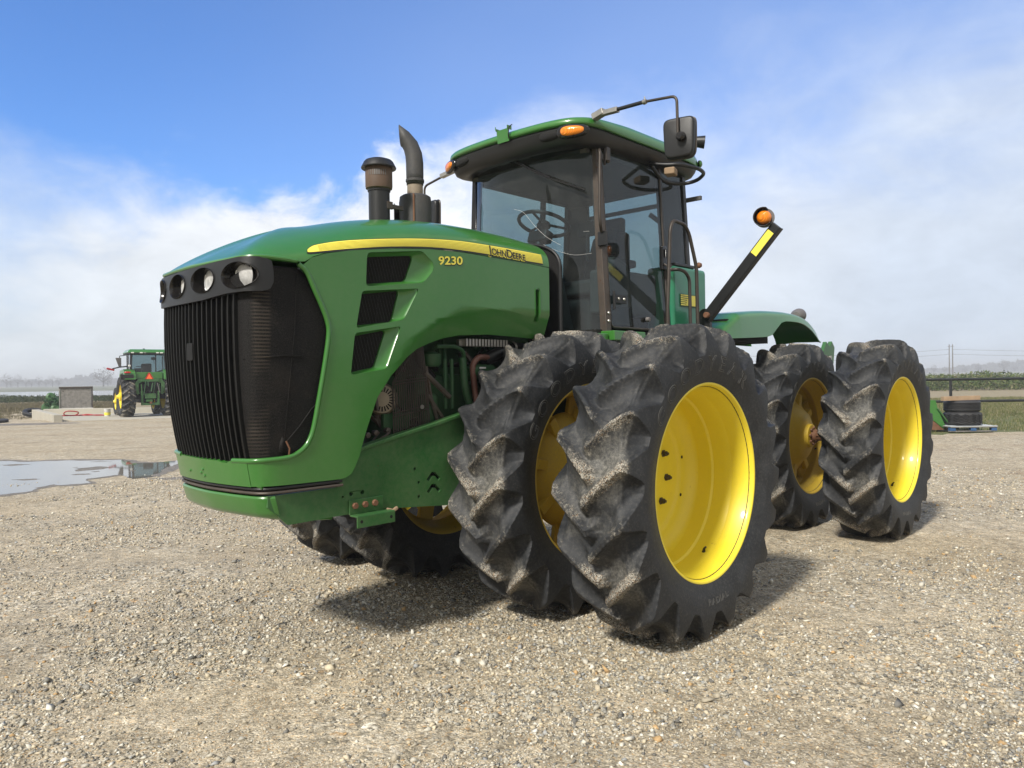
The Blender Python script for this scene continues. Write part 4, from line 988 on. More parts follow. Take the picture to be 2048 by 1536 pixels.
mirror(-1,(-.33,-.72,3.44),(-.32,-.80,3.43),(-.32,-1.15,3.37),(-.32,-1.15,3.20),-1.10,3.10,.20,.27)
# handrails
def rail(name,pts,r,mat='rail',parent=TR,fr=.05): return obj(name,MB().tube(fillet(pts,fr,6),r,10),M[mat],parent)
rail('grab_handle',[(-.47,.70,3.34),(-.42,.745,3.31),(-.395,.755,2.85),(-.40,.755,2.76),(-.44,.735,2.71)],.013)
RL=rail('handrail',[(-1.09,.90,1.50),(-1.09,.90,2.15),(-1.145,.90,2.80),(-1.19,.90,2.875),(-1.37,.90,2.865),(-1.44,.90,2.80),(-1.555,.90,2.53),(-1.575,.90,1.45)],.0155)
obj('handrail_joint',MB().lathe([(0,.026),(.018,.02),(.026,0),(.018,-.02),(0,-.026)],14,o=(-1.57,.915,2.545),axis='y'),M['rust'],RL)
rail('handrail',[(-1.34,.775,2.50),(-1.345,.85,2.50),(-1.42,.87,2.485),(-1.49,.87,2.43),(-1.50,.87,1.75)],.0145)
rail('roof_handrail',[(-1.17,.70,3.37),(-1.19,.83,3.335),(-1.24,.94,3.33),(-1.46,.99,3.325),(-1.62,.955,3.32),(-1.70,.84,3.30),(-1.70,.74,3.29),(-1.58,.665,3.28),(-1.40,.66,3.29),(-1.19,.70,3.36)],.016,'black_plastic',TR,.07)
obj('beige_lamp',MB().box((-1.33,.80,3.31),(.11,.09,.06),Matrix.Rotation(.3,3,'Z')),M['board'],TR,bev=.012)
# work lamp on the rear corner of the roof
obj('work_lamp',MB().lathe([(0,-.07),(.035,-.07),(.045,-.03),(.052,.02),(.056,.05),(.050,.052),(0,.045)],24,o=(-1.80,.80,3.66),axis=axes((-.55,.85,-.12))).tube([(-1.70,.74,3.59),(-1.77,.79,3.65)],.014,8),M['black_plastic'],TR)
lens_part('rear_roof_light',(-1.93,.72,3.50),(-.6,.75,.1),.07,.03,RG,M['green'])
# side tank behind the door
tk=MB(); tp_=[(-1.415,.60),(-1.415,.765),(-1.96,.765),(-1.96,.45)]
tk.prism([(x,y,1.85) for x,y in [(-1.40,.50),(-1.40,.765),(-1.97,.765),(-1.97,.50)]],(0,0,.70)); TK=obj('side_tank',tk,M['green_tank'],TR,bev=.035,seg=4)
obj('tank_cap_frame',MB().box((-1.62,.70,2.565),(.34,.12,.025)),M['black_plastic'],TK,bev=.006)
obj('tank_badge',MB().add([(-1.505,.770,2.205),(-1.80,.770,2.205),(-1.80,.770,2.315),(-1.505,.770,2.315)],[(0,1,2,3)]),M['green_eng'],TK,flat=True)
bd=MB()
for k in range(6):
    z=2.218+k*.0165; x1=-1.595-.0035*k*k
    bd.add([(-1.512,.7725,z),(x1,.7725,z),(x1,.7725,z+.0095),(-1.512,.7725,z+.0095)],[(0,1,2,3)])
arc=[(-1.60,2.218)]+[(-1.72+.12*math.cos(t),2.218+.092*math.sin(t)) for t in [PI/2*k/8 for k in range(9)]]+[(-1.795,2.310),(-1.795,2.218)]
bd.prism([(x,.772,z) for x,z in arc],(0,.001,0)); obj('badge_stripes',bd,M['decal_yellow'],TK,flat=True)
# steps below the door (mostly hidden)
st_=MB()
for k in range(3): st_.box((-1.33,.86-.0*k,.75+.33*k),(.46,.20,.035))
for x in(-1.10,-1.56): st_.box((x,.86,1.10),(.03,.20,1.0))
obj('ladder',st_,M['black_plastic'],TR,bev=.006)
# amber warning lamp arm
a0=Vector((-1.70,.918,2.124)); a1=Vector((-1.70,1.526,2.793)); dv=(a1-a0).normalized(); up=Vector((0,-dv.z,dv.y))
rotm=Matrix((Vector((1,0,0)),up,dv)).transposed()
WA=obj('warning_arm',MB().box((a0+a1)/2,(.035,.082,(a1-a0).length+.05),rotm),M['black_plastic'],TR,bev=.004)
s0_=a0+dv*.64; s1_=a0+dv*.865
obj('reflective_strip',MB().box((s0_+s1_)/2+Vector((.0185,0,0)),(.003,.062,.225),rotm),M['decal_yellow'],WA,bev=.001)
obj('arm_flange',MB().box((a0+a1)/2-up*.045+Vector((-.012,0,0)),(.05,.010,(a1-a0).length+.05),rotm),M['black_plastic'],WA,bev=.002)
obj('pivot_bracket',MB().lathe([(0,.0),(.06,.0),(.06,.03),(0,.03)],20,o=(-1.735,.885,2.13),axis='x').box((-1.72,.88,2.06),(.04,.12,.10)),M['black_plastic'],WA,bev=.004)
obj('pivot_bolt',MB().lathe([(0,.05),(.022,.05),(.026,.044),(.026,0)],10,o=(-1.70,.925,2.13),axis='x'),M['rust'],WA)
lc=Vector((-1.69,1.440,2.885)); LA=axes((.95,.25,-.02))
obj('warning_lamp',MB().lathe([(0,.052),(.02,.050),(.04,.042),(.054,.024),(.058,.0),(.058,-.01)],32,o=lc,axis=LA),M['amber'],WA)
sh=MB();vs=[];n=26
for dpt in(-.035,.055):
    for k in range(n):
        t=R(-20)+R(250)*k/(n-1); vs.append(lc+(LA[0]*math.cos(t)+LA[1]*math.sin(t))*(.078)+LA[2]*dpt)
obj('lamp_shroud',sh.add(vs,[(k,k+1,n+k+1,n+k) for k in range(n-1)]),M['black_plastic'],WA,sol=.006)
obj('shroud_back',MB().lathe([(0,0),(.078,0),(.078,.008),(0,.008)],32,o=lc-LA[2]*.035,axis=LA),M['gray_plastic'],WA)
# rear fenders
def fender(s):
    # profile along x of the top line, section across y
    top=[(-2.42,1.97),(-2.46,2.06),(-2.60,2.14),(-2.74,2.21),(-2.80,2.232),(-3.0,2.255),(-3.35,2.28),(-3.8,2.292),(-4.2,2.278),(-4.45,2.235),(-4.62,2.16),(-4.72,2.07),(-4.77,1.99)]
    T=smooth_open(top,4); botm=[(-2.42,1.96),(-3.0,1.985),(-3.36,2.005),(-3.47,2.03),(-3.58,2.10),(-3.68,2.16),(-3.82,2.185),(-4.2,2.182),(-4.45,2.125),(-4.62,2.05),(-4.73,1.985)]
    B=smooth_open(botm,4)
    def zb(x):
        for (a,b),(c,d) in zip(B,B[1:]):
            if c<=x<=a: return b+(d-b)*(a-x)/(a-c+1e-9)
        return B[0][1] if x>B[0][0] else B[-1][1]
    rows=[]
    for x,z in T:
        low=min(zb(x),z-.004); r=min(.07,(z-low)*.55)
        row=[(x,.16,z-.02),(x,.40,z+.004),(x,.57,z)]
        for k in range(1,6):
            t=PI/2*k/5; row.append((x,.60+.085*math.sin(t),z-r*(1-math.cos(t))))
        row.append((x+.0,.70,low)); rows.append(row)
    m=len(rows[0]);vs=[(x,s*y,z) for r in rows for x,y,z in r];fs=[]
    for i in range(len(rows)-1):
        for j in range(m-1): fs.append((i*m+j,i*m+j+1,(i+1)*m+j+1,(i+1)*m+j))
    F_=obj('rear_fender',MB().add(vs,fs),M['green'],TR,sol=.012,bev=.003,ang=55)
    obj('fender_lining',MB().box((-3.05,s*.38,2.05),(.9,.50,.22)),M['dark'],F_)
    obj('rear_lamp',MB().lathe([(0,-.13),(.05,-.125),(.075,-.08),(.082,.0),(.080,.03),(.06,.035),(0,.03)],24,o=(-4.62,s*.50,2.30),axis=axes((-.75,s*-.1,.10))).tube([(-4.4,s*.5,2.24),(-4.52,s*.5,2.29)],.03,10),M['gray_plastic'],F_)
fender(1);fender(-1)
obj('rear_deck',MB().box((-3.5,0,2.12),(1.7,.40,.24)),M['green_old'],TR,bev=.02)
# hitch at the back
hq=MB(); hq.box((-5.55,.30,1.85),(.95,.05,.10)); 
hq.prism([(-5.85,.30,1.62),(-5.75,.30,1.90),(-5.86,.30,2.03),(-5.98,.30,1.97),(-6.05,.30,2.04),(-6.14,.30,1.96),(-6.10,.30,1.75),(-6.0,.30,1.62)],(0,.05,0)); hq.box((-5.3,0,1.5),(.5,.7,.5))
obj('hitch_frame',hq,M['green_old'],TR,bev=.006)
obj('hitch_pin',MB().lathe([(0,0),(.03,0),(.03,.02),(0,.02)],10,o=(-5.95,.355,1.82),axis='y'),M['zinc'],TR)
# wheels
YO,YI,WB=1.62228,.73758,3.84369
ws_=[]
for x,rot in((0,R(8)),(-WB,R(2))):
    for s in(1,-1):
        make_wheel('outer',TR,x,s,YO,rot+(0 if s>0 else R(5)),lugs=(s>0))
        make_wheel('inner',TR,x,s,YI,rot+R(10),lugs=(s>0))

# ---------------------------------------------------------------- ground
def vnoise(x,y,seed,scales=((.35,1),(.9,.6),(2.3,.35))):
    r=np.random.default_rng(seed); o=0
    for f,a in scales:
        for _ in range(5):
            t=r.uniform(0,2*PI); k=f*r.uniform(.6,1.5)*2; o=o+a*np.sin((x*math.cos(t)+y*math.sin(t))*k+r.uniform(0,6.3))/2.5
    return o
def gravel_mat():
    m,nt,out=new_mat('gravel'); g=N(nt); v=g.obj()
    wv=g.n('VectorMath',operation='ADD',i={0:v,1:g.n('VectorMath',operation='SCALE',i={0:g.n('TexNoise',i={'Vector':v,'Scale':9.,'Detail':3.}).outputs['Color'],'Scale':.05}).outputs[0]}).outputs[0]
    pal=[(0,(.12,.115,.10)),(.12,(.21,.20,.175)),(.26,(.31,.285,.235)),(.42,(.40,.37,.31)),(.58,(.50,.48,.43)),(.74,(.56,.48,.36)),(.84,(.66,.64,.59)),(.95,(.46,.31,.17)),(1,(.78,.76,.72))]
    va=g.vor(wv,52); vb=g.vor(wv,120); vd=g.vor(wv,24)
    ca=g.ramp(g.n('SeparateColor',i={0:va.outputs['Color']}).outputs[0],pal,'CONSTANT')
    cb=g.ramp(g.n('SeparateColor',i={0:vb.outputs['Color']}).outputs[1],pal,'CONSTANT')
    cd_=g.ramp(g.n('SeparateColor',i={0:vd.outputs['Color']}).outputs[2],pal,'CONSTANT')
    sand=g.mix(g.noise(v,260,4,.8),(.24,.21,.165),(.55,.495,.405))
    big=g.noise(v,.55,6,.62,.4); med=g.noise(v,3.1,5,.6); fine=g.noise(v,22,4,.65)
    stx=g.n('Mapping',i={0:v,'Rotation':(0,0,R(25)),'Scale':(.25,1.5,1)}).outputs[0]
    streak=g.noise(stx,1.1,5,.6,.2)
    cov=g.math('ADD',g.math('ADD',g.math('MULTIPLY',big,.55),g.math('MULTIPLY',med,.30)),g.math('MULTIPLY',streak,.40))
    xx=g.n('SeparateXYZ',i={0:v}); px_,py_=xx.outputs[0],xx.outputs[1]
    tt=g.math('ADD',g.math('ADD',g.math('MULTIPLY',py_,2.33),g.math('MULTIPLY',px_,.58)),g.math('ADD',g.math('MULTIPLY',g.math('SINE',g.math('ADD',g.math('MULTIPLY',px_,.7),.4)),.9),g.math('MULTIPLY',g.math('SINE',g.math('ADD',g.math('MULTIPLY',py_,.5),g.math('MULTIPLY',px_,.3))),.6)))
    trk=g.rng(g.math('SINE',tt),.45,.95,0,1); cov=g.math('SUBTRACT',cov,g.math('MULTIPLY',trk,.05))
    m1=g.rng(g.math('ADD',cov,g.math('MULTIPLY',g.math('SUBTRACT',fine,.5),.7)),.56,.74,0,1)
    c=g.mix(.62,sand,cb)
    c=g.mix(m1,c,g.mix(.15,ca,sand))
    dm=g.math('MULTIPLY',m1,g.rng(g.n('SeparateColor',i={0:vd.outputs['Color']}).outputs[0],.80,.82))
    c=g.mix(dm,c,cd_)
    # gaps between stones
    gap=g.math('MULTIPLY',m1,g.rng(va.outputs['Distance'],.45,.75,0,.55))
    c=g.mix(gap,c,(.10,.085,.06))
    # broad tone: pale dry patches and browner damp fines
    c=g.mix(1.,c,g.mix(g.rng(big,.35,.68,0,1),(.90,.85,.77),(1.20,1.18,1.14)),'MULTIPLY')
    c=g.mix(1.,c,g.mix(g.rng(streak,.36,.62,0,1),(.97,.94,.89),(1.05,1.03,1.0)),'MULTIPLY')
    y=g.n('SeparateXYZ',i={0:v})
    far=g.noise(v,7.5,4,.8); fr2=g.noise(v,17,3,.8)
    ff=g.rng(g.math('ADD',g.math('MULTIPLY',far,.5),g.math('MULTIPLY',fr2,.5)),.36,.64,.66,1.34)
    c=g.mix(1.,c,g.n('CombineColor',i={0:ff,1:ff,2:ff}).outputs[0],'MULTIPLY')
    c=g.mix(1.,c,(.985,.985,.955),'MULTIPLY')
    lane=g.n('TexWave',wave_type='BANDS',bands_direction='Y',i={'Vector':g.n('Mapping',i={0:v,'Rotation':(0,0,R(-14))}).outputs[0],'Scale':.13,'Distortion':5.,'Detail':3.,'Detail Scale':.5}).outputs['Fac']
    lt=g.math('ADD',1.,g.math('MULTIPLY',g.math('SUBTRACT',lane,.5),g.rng(g.n('SeparateXYZ',i={0:v}).outputs[1],7,13,.15,.0))); c=g.mix(1.,c,g.n('CombineColor',i={0:lt,1:lt,2:lt}).outputs[0],'MULTIPLY')
    rut=g.n('TexWave',wave_type='BANDS',bands_direction='Y',i={'Vector':g.n('Mapping',i={0:v,'Rotation':(0,0,R(-9))}).outputs[0],'Scale':.10,'Distortion':2.2,'Detail':4.,'Detail Scale':1.5}).outputs['Fac']
    rm=g.math('MULTIPLY',g.math('MULTIPLY',g.rng(rut,.975,.997,0,1),g.rng(g.noise(v,.45,5,.75),.52,.62,0,.6)),g.rng(g.n('SeparateXYZ',i={0:v}).outputs[1],15,20,.1,1))
    c=g.mix(rm,c,(.10,.08,.055))
    md=g.rng(g.noise(g.n('Mapping',i={0:v,'Scale':(1,.4,1)}).outputs[0],6.,5,.85),.36,.64,.80,1.20); c=g.mix(1.,c,g.n('CombineColor',i={0:md,1:md,2:md}).outputs[0],'MULTIPLY')
    reds=g.math('MULTIPLY',g.rng(g.noise(v,.8,5,.6,.5),.58,.70,0,.45),g.rng(y.outputs[0],2.5,6,0,1))
    c=g.mix(reds,c,(.20,.12,.07))
    h=g.math('ADD',g.math('MULTIPLY',g.math('MULTIPLY',g.math('SUBTRACT',1.,va.outputs['Distance']),m1),1.),g.math('ADD',g.math('MULTIPLY',g.math('SUBTRACT',1.,vb.outputs['Distance']),.35),g.math('MULTIPLY',fine,.6)))
    nb=g.bump(h,.75,.011); nb2=g.bump(g.math('ADD',med,g.math('MULTIPLY',streak,2.)),.35,.05,nb)
    nt.links.new(g.bsdf(Base_Color=c,Roughness=.92,Normal=nb2,**{'Specular IOR Level':.25}),out.inputs[0]); return m
M['gravel']=gravel_mat()
def field_mat():
    m,nt,out=new_mat('field_grass'); g=N(nt); v=g.obj(); sp=g.n('SeparateXYZ',i={0:v})
    n1=g.noise(v,.12,6,.65); n2=g.noise(v,1.4,6,.7); n3=g.noise(v,9,5,.75); dist=sp.outputs[1]
    st=g.noise(g.n('Mapping',i={0:v,'Scale':(.05,.6,1)}).outputs[0],1.,5,.6)
    green=g.mix(n3,(.07,.085,.028),(.19,.20,.08)); dry=g.mix(n3,(.20,.165,.095),(.38,.32,.21))
    f=g.math('ADD',g.rng(dist,26,38,-.22,.18),g.math('ADD',g.math('MULTIPLY',n2,.55),g.math('MULTIPLY',st,.45)))
    c=g.mix(g.rng(f,.36,.62),green,dry)
    far=g.mix(g.rng(st,.35,.65),(.22,.22,.17),(.12,.14,.09)); c=g.mix(g.rng(dist,95,160),c,far)
    nt.links.new(g.bsdf(Base_Color=c,Roughness=.95,Normal=g.bump(g.math('ADD',n2,n3),.9,.08)),out.inputs[0]); return m
M['field']=field_mat()
def pit(x,y):   # the ground drops away left of the pad wall
    return -.62*np.exp(-((x+29.5)/4.6)**2)*np.exp(-((y-37)/7.)**2)
# field: one sheet to the horizon
xs=np.r_[-1300,-600,-300,-150,-80,np.linspace(-60,-14,47),-6,0,20,40,80,150,300,600,1300]; ys=np.r_[-90,-20,0,10,np.linspace(18,56,39),70,90,120,180,300,600,1350]
XX,YY=np.meshgrid(xs,ys,indexing='ij'); ZZ=-.03+pit(XX,YY)*1.05
V=np.stack([XX,YY,ZZ],-1).reshape(-1,3); i=np.arange(len(xs)-1)[:,None]*len(ys)+np.arange(len(ys)-1)[None,:]
F=np.stack([i,i+len(ys),i+len(ys)+1,i+1],-1).reshape(-1,4)
tag(obj('ground',np_mesh('ground',V,F),M['field']),kind='structure')
# gravel yard
def jag(pts,step=.35,amp=.22,seed=3):
    out=[];r=random.Random(seed);m=len(pts)
    for i in range(m):
        a=Vector(pts[i]);b=Vector(pts[(i+1)%m]);L=(b-a).length;n=max(1,int(L/step));t=(b-a).normalized();nn=Vector((t.y,-t.x));ph=r.uniform(0,6)
        for k in range(n):
            u=k/n*L; w=amp*(math.sin(u*1.7+ph)*.5+math.sin(u*4.3+ph*2)*.3+math.sin(u*9.1+ph)*.25+r.uniform(-.35,.35)); p=a+t*u+nn*w; out.append((p.x,p.y))
    return out
YARD=[(-58,-9),(34,-9),(32,17.5),(20,19.7),(14.5,20.7),(11,19.6),(9,21),(7,27),(0,40),(-12,47),(-24,50),(-33,52.5),(-29,44),(-27.5,41.5),(-34,40),(-58,37)]
me=poly_mesh('gravel_yard',[jag(YARD)],lambda x,y:(x,y,float(pit(x,y))),2.0)
tag(obj('gravel_yard',me,M['gravel'],flat=True),kind='structure')
# puddle
def water_mat(name,col,rough,ior):
    m,nt,out=new_mat(name); g=N(nt); v=g.obj()
    nt.links.new(g.bsdf(Base_Color=col,Roughness=rough,IOR=ior,Normal=g.bump(g.noise(v,3,2,.5),.02,.01),**{'Specular IOR Level':.5}),out.inputs[0]); return m
M['puddle']=water_mat('puddle_water',(.16,.145,.12),.03,1.75); M['flood']=water_mat('flood_water',(.30,.31,.30),.10,1.8)
PUD=[(-14.0,17.2),(-12.2,16.6),(-11,16.45),(-10.2,16.15),(-9.5,16.3),(-9.15,16.2),(-8.38,16.25),(-7.6,15.5),(-7.25,15.55),(-7.0,16.05),(-6.75,16.0),(-6.62,15.3),(-6.6,14.8),(-6.45,14.05),(-6.28,13.3),(-6.45,13.0),(-6.75,13.35),(-7.1,13.6),(-7.3,13.1),(-6.95,12.6),(-7.25,12.35),(-7.5,12.45),(-7.55,12.0),(-7.35,11.7),(-7.65,11.3),(-8.4,11.0),(-10,10.7),(-12.5,11.2),(-14.5,13.2)]
def blob(c,rx,ry,seed,n=26,amp=.35):
    r=random.Random(seed);ph=[r.uniform(0,6.3) for _ in range(4)]
    return [(c[0]+rx*math.cos(t)*(1+amp*(math.sin(3*t+ph[0])*.5+math.sin(5*t+ph[1])*.4+math.sin(9*t+ph[2])*.35)),c[1]+ry*math.sin(t)*(1+amp*(math.sin(4*t+ph[3])*.5+math.sin(7*t+ph[0])*.4))) for t in [2*PI*k/n for k in range(n)]]
isl=[blob((-8.05,14.65),.30,.34,1),blob((-10.1,15.55),.26,.14,2),blob((-7.75,13.75),.16,.10,3),blob((-8.6,15.95),.22,.05,4),blob((-9.15,13.35),.12,.10,5),blob((-8.3,13.1),.22,.10,6),blob((-8.6,12.6),.14,.08,7),blob((-11.3,15.9),.5,.05,8),blob((-8.9,12.1),.2,.07,9),blob((-7.7,14.15),.07,.07,10),blob((-8.5,14.9),.05,.05,12),blob((-7.05,14.2),.06,.06,13)]
me=poly_mesh('puddle',[jag(PUD,.10,.09,5)]+isl,lambda x,y:(x,y,.005),3.)
tag(obj('puddle',me,M['puddle'],flat=True),kind='structure')
def dark_gravel_mat():
    m,nt,out=new_mat('dark_gravel'); g=N(nt); v=g.obj(); vb=g.vor(v,60)
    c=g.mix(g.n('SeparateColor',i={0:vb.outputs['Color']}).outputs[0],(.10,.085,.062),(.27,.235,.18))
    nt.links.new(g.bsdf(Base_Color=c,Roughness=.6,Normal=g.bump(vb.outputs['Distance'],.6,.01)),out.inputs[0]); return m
M['dark_ground']=dark_gravel_mat()
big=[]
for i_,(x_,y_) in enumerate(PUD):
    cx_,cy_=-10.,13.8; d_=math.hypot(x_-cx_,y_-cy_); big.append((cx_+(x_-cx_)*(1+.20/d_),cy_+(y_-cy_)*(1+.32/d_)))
for bl in (blob((-5.6,13.0),.55,.16,21,40,.3),jag(big,.10,.10,15),blob((-20.5,32.0),2.2,.9,31,60,.25)): tag(obj('dark_patch',poly_mesh('dark_patch',[bl],lambda x,y:(x,y,.003+float(pit(x,y))),3.),M['dark_ground'],flat=True),kind='structure')  # damp at the puddle; the last is plain darker ground by the kerb
# flooded field with mist lying on it, far left and far right
me=poly_mesh('flooded_field',[jag([(-420,104),(-60,108),(60,104),(420,110),(480,185),(100,172),(-60,186),(-420,178)],4,2.2,8)],lambda x,y:(x,y,.03),400)
tag(obj('flooded_field',me,M['flood'],flat=True),kind='structure')
# ---- loose stones (real geometry near the camera)
def stones():
    NP=190000; r=np.exp(nr.uniform(math.log(2.3),math.log(15.),NP)); a=nr.uniform(-R(37),R(37),NP)
    x=r*np.sin(a); y=r*np.cos(a)
    trk=np.clip((np.sin(y*2.33+x*.58+.9*np.sin(x*.7+.4)+.6*np.sin(y*.5+x*.3))-.45)/.5,0,1)
    keep=(-.5*trk+vnoise(x,y,3,((.5,1),(1.4,.8),(3.6,.5)))+nr.normal(0,.65,NP))>-.50
    x,y,r=x[keep],y[keep],r[keep]; n=len(x)
    ico=np.array([(1,0,0),(-1,0,0),(0,1,0),(0,-1,0),(0,0,1),(0,0,-1)],float)*1.15
    fc=np.array([(0,2,4),(2,1,4),(1,3,4),(3,0,4),(2,0,5),(1,2,5),(3,1,5),(0,3,5)])
    size=np.exp(nr.normal(math.log(.0046),.45,n))*(1+r*.05); size=np.clip(size,.0025,.024)
    P=ico[None]*(1+nr.normal(0,.22,(n,6,1)))+nr.normal(0,.30,(n,6,3)); P=P*np.stack([nr.uniform(.8,1.5,n),nr.uniform(.7,1.1,n),nr.uniform(.45,.85,n)],1)[:,None,:]*size[:,None,None]
    ph=nr.uniform(0,6.3,n); tl=nr.normal(0,.35,n); c,s=np.cos(ph),np.sin(ph); ct,st=np.cos(tl),np.sin(tl)
    X=P[...,0]*ct[:,None]+P[...,2]*st[:,None]; Z=-P[...,0]*st[:,None]+P[...,2]*ct[:,None]
    Q=np.stack([X*c[:,None]-P[...,1]*s[:,None]+x[:,None],X*s[:,None]+P[...,1]*c[:,None]+y[:,None],Z+size[:,None]*.22],-1)
    pal=np.array([(.16,.155,.145),(.26,.25,.225),(.37,.33,.26),(.45,.425,.365),(.54,.47,.35),(.60,.57,.50),(.70,.675,.61),(.46,.31,.16),(.33,.335,.335)]); pr=np.array([.08,.14,.22,.20,.17,.09,.03,.03,.04]); 
    col=np.array([1.03,1.03,1.0])*pal[nr.choice(9,n,p=pr/pr.sum())]*nr.uniform(.85,1.12,(n,1))
    Vt=Q.reshape(-1,3); Ft=(fc[None]+6*np.arange(n)[:,None,None]).reshape(-1,3)
    return np_mesh('stones',Vt,Ft,{'tint':np.repeat(col,6,0)})
def tint_mat(name,rough=.85,tr=0.,nz=30,amt=.25):
    m,nt,out=new_mat(name); g=N(nt); c=g.n('Attribute',attribute_name='tint').outputs['Color']
    v=g.obj(); f=g.rng(g.noise(v,nz,4,.7),.3,.7,1-amt,1+amt); c=g.mix(1.,c,g.n('CombineColor',i={0:f,1:f,2:f}).outputs[0],'MULTIPLY')
    b=g.bsdf(Base_Color=c,Roughness=rough,**{'Specular IOR Level':.3})
    if tr:
        t=g.n('BsdfTranslucent',i={0:c}).outputs[0]; b=g.n('MixShader',i={0:tr,1:b,2:t}).outputs[0]
    nt.links.new(b,out.inputs[0]); return m
M['stone']=tint_mat('loose_stone',.85,0,160,.2)
tag(obj('loose_gravel',stones(),M['stone'],flat=True),kind='stuff')
# ---- grass blades
def blades(n,xf,hrange,wid,cols,per=6,lean=.5,spread=.05):
    x,y=xf(n); n=len(x); z0=-.03+pit(x,y)*1.05
    V=[];T=[]
    X=np.repeat(x,per)+nr.normal(0,spread,n*per); Y=np.repeat(y,per)+nr.normal(0,spread,n*per); Z=np.repeat(z0,per); k=n*per
    h=nr.uniform(hrange[0],hrange[1],k)*np.repeat(nr.uniform(.6,1.25,n),per); a=nr.uniform(0,2*PI,k); ln=nr.uniform(.1,lean,k)*h; b=nr.uniform(0,PI,k)
    w=wid*nr.uniform(.6,1.4,k); wx,wy=np.cos(b)*w,np.sin(b)*w; lx,ly=np.cos(a)*ln,np.sin(a)*ln
    p0=np.stack([X-wx,Y-wy,Z],-1);p1=np.stack([X+wx,Y+wy,Z],-1);p2=np.stack([X+wx*.7+lx*.4,Y+wy*.7+ly*.4,Z+h*.6],-1);p3=np.stack([X-wx*.7+lx*.4,Y-wy*.7+ly*.4,Z+h*.6],-1);p4=np.stack([X+lx,Y+ly,Z+h],-1)
    Vt=np.stack([p0,p1,p2,p3,p4],1).reshape(-1,3); o=5*np.arange(k)[:,None]; Ft=np.concatenate([o+[0,1,2],o+[0,2,3],o+[3,2,4]])
    c=np.array(cols)[nr.integers(0,len(cols),k)]*np.repeat(nr.uniform(.75,1.2,(n,1)),per,0); return Vt,Ft,np.repeat(c,5,0)
def edgeY(x): return np.interp(x,[9,11,14.5,20,32,50],[21.2,19.8,20.9,19.9,17.7,17.7])
def xf_right(n):
    u=nr.uniform(0,1,n)**.55; y=19.3+u*27; x=nr.uniform(.44,.74,n)*y+nr.uniform(-.5,.5,n)
    k=(y>edgeY(x)+nr.normal(0,.3,n)-.15)&(vnoise(x,y,9)+nr.normal(0,.6,n)>-.9); return x[k],y[k]
GC=[(.11,.135,.04),(.15,.175,.055),(.20,.205,.08),(.27,.245,.12),(.36,.31,.19),(.08,.11,.03)]
a=blades(15000,xf_right,(.04,.13),.006,GC,7)
def xf_left(n):
    x=nr.uniform(-44,-24,n); y=42+nr.uniform(0,26,n); k=(x/y<-.50)&(x/y>-.70); return x[k],y[k]
b_=blades(9000,xf_left,(.06,.22),.010,[(.14,.12,.06),(.20,.17,.10),(.10,.10,.045),(.25,.21,.14)],6)
Vt=np.concatenate([a[0],b_[0]]);Ft=np.concatenate([a[1],b_[1]+len(a[0])]);Ct=np.concatenate([a[2],b_[2]])
M['grass']=tint_mat('grass_blades',.7,.3,2,.2)
tag(obj('grass',np_mesh('grass',Vt,Ft,{'tint':Ct}),M['grass'],flat=True),kind='stuff')
# leafy weeds along the ditch
def leaves(x,y,z,size,cols,n_tint=None):
    k=len(x); d=nr.normal(0,1,(k,3)); d/=np.linalg.norm(d,axis=1)[:,None]; e=np.cross(d,nr.normal(0,1,(k,3))); e/=np.linalg.norm(e,axis=1)[:,None]; f=np.cross(d,e)
    s=(size*nr.uniform(.6,1.4,k))[:,None]; c=np.stack([x,y,z],-1)
    Vt=np.stack([c-e*s,c+f*s*.45,c+e*s,c-f*s*.45],1).reshape(-1,3); Ft=(4*np.arange(k)[:,None]+[0,1,2,3]); col=np.array(cols)[nr.integers(0,len(cols),k)]*nr.uniform(.7,1.2,(k,1)); return Vt,Ft,np.repeat(col,4,0)
LC=[(.08,.125,.035),(.12,.17,.05),(.17,.20,.07),(.06,.09,.03),(.20,.19,.10)]
k=52000; x=nr.uniform(34,74,k); y=nr.uniform(64,78,k); ok=(x/y<.72)&(x/y>.46); x,y=x[ok],y[ok]; hm=1.0+.34*vnoise(x,y,5,((.5,1),(1.6,.8))); z=np.clip(nr.uniform(0,1,len(x))**.7*hm,0,2)
w1=leaves(x,y,z,.11,LC)
k=26000; x=nr.uniform(-66,-22,k); y=nr.uniform(70,84,k); hm=.42+.14*vnoise(x,y,6,((.4,1),(1.3,.8))); z=np.clip(nr.uniform(0,1,k)*hm,0,2)
w2=leaves(x,y,z,.10,[(.05,.07,.025),(.07,.09,.035),(.035,.055,.02)])
tag(obj('ditch_weeds',np_mesh('weeds',np.concatenate([w1[0],w2[0]]),np.concatenate([w1[1],w2[1]+len(w1[0])]),{'tint':np.concatenate([w1[2],w2[2]])}),M['grass'],flat=True),kind='stuff')

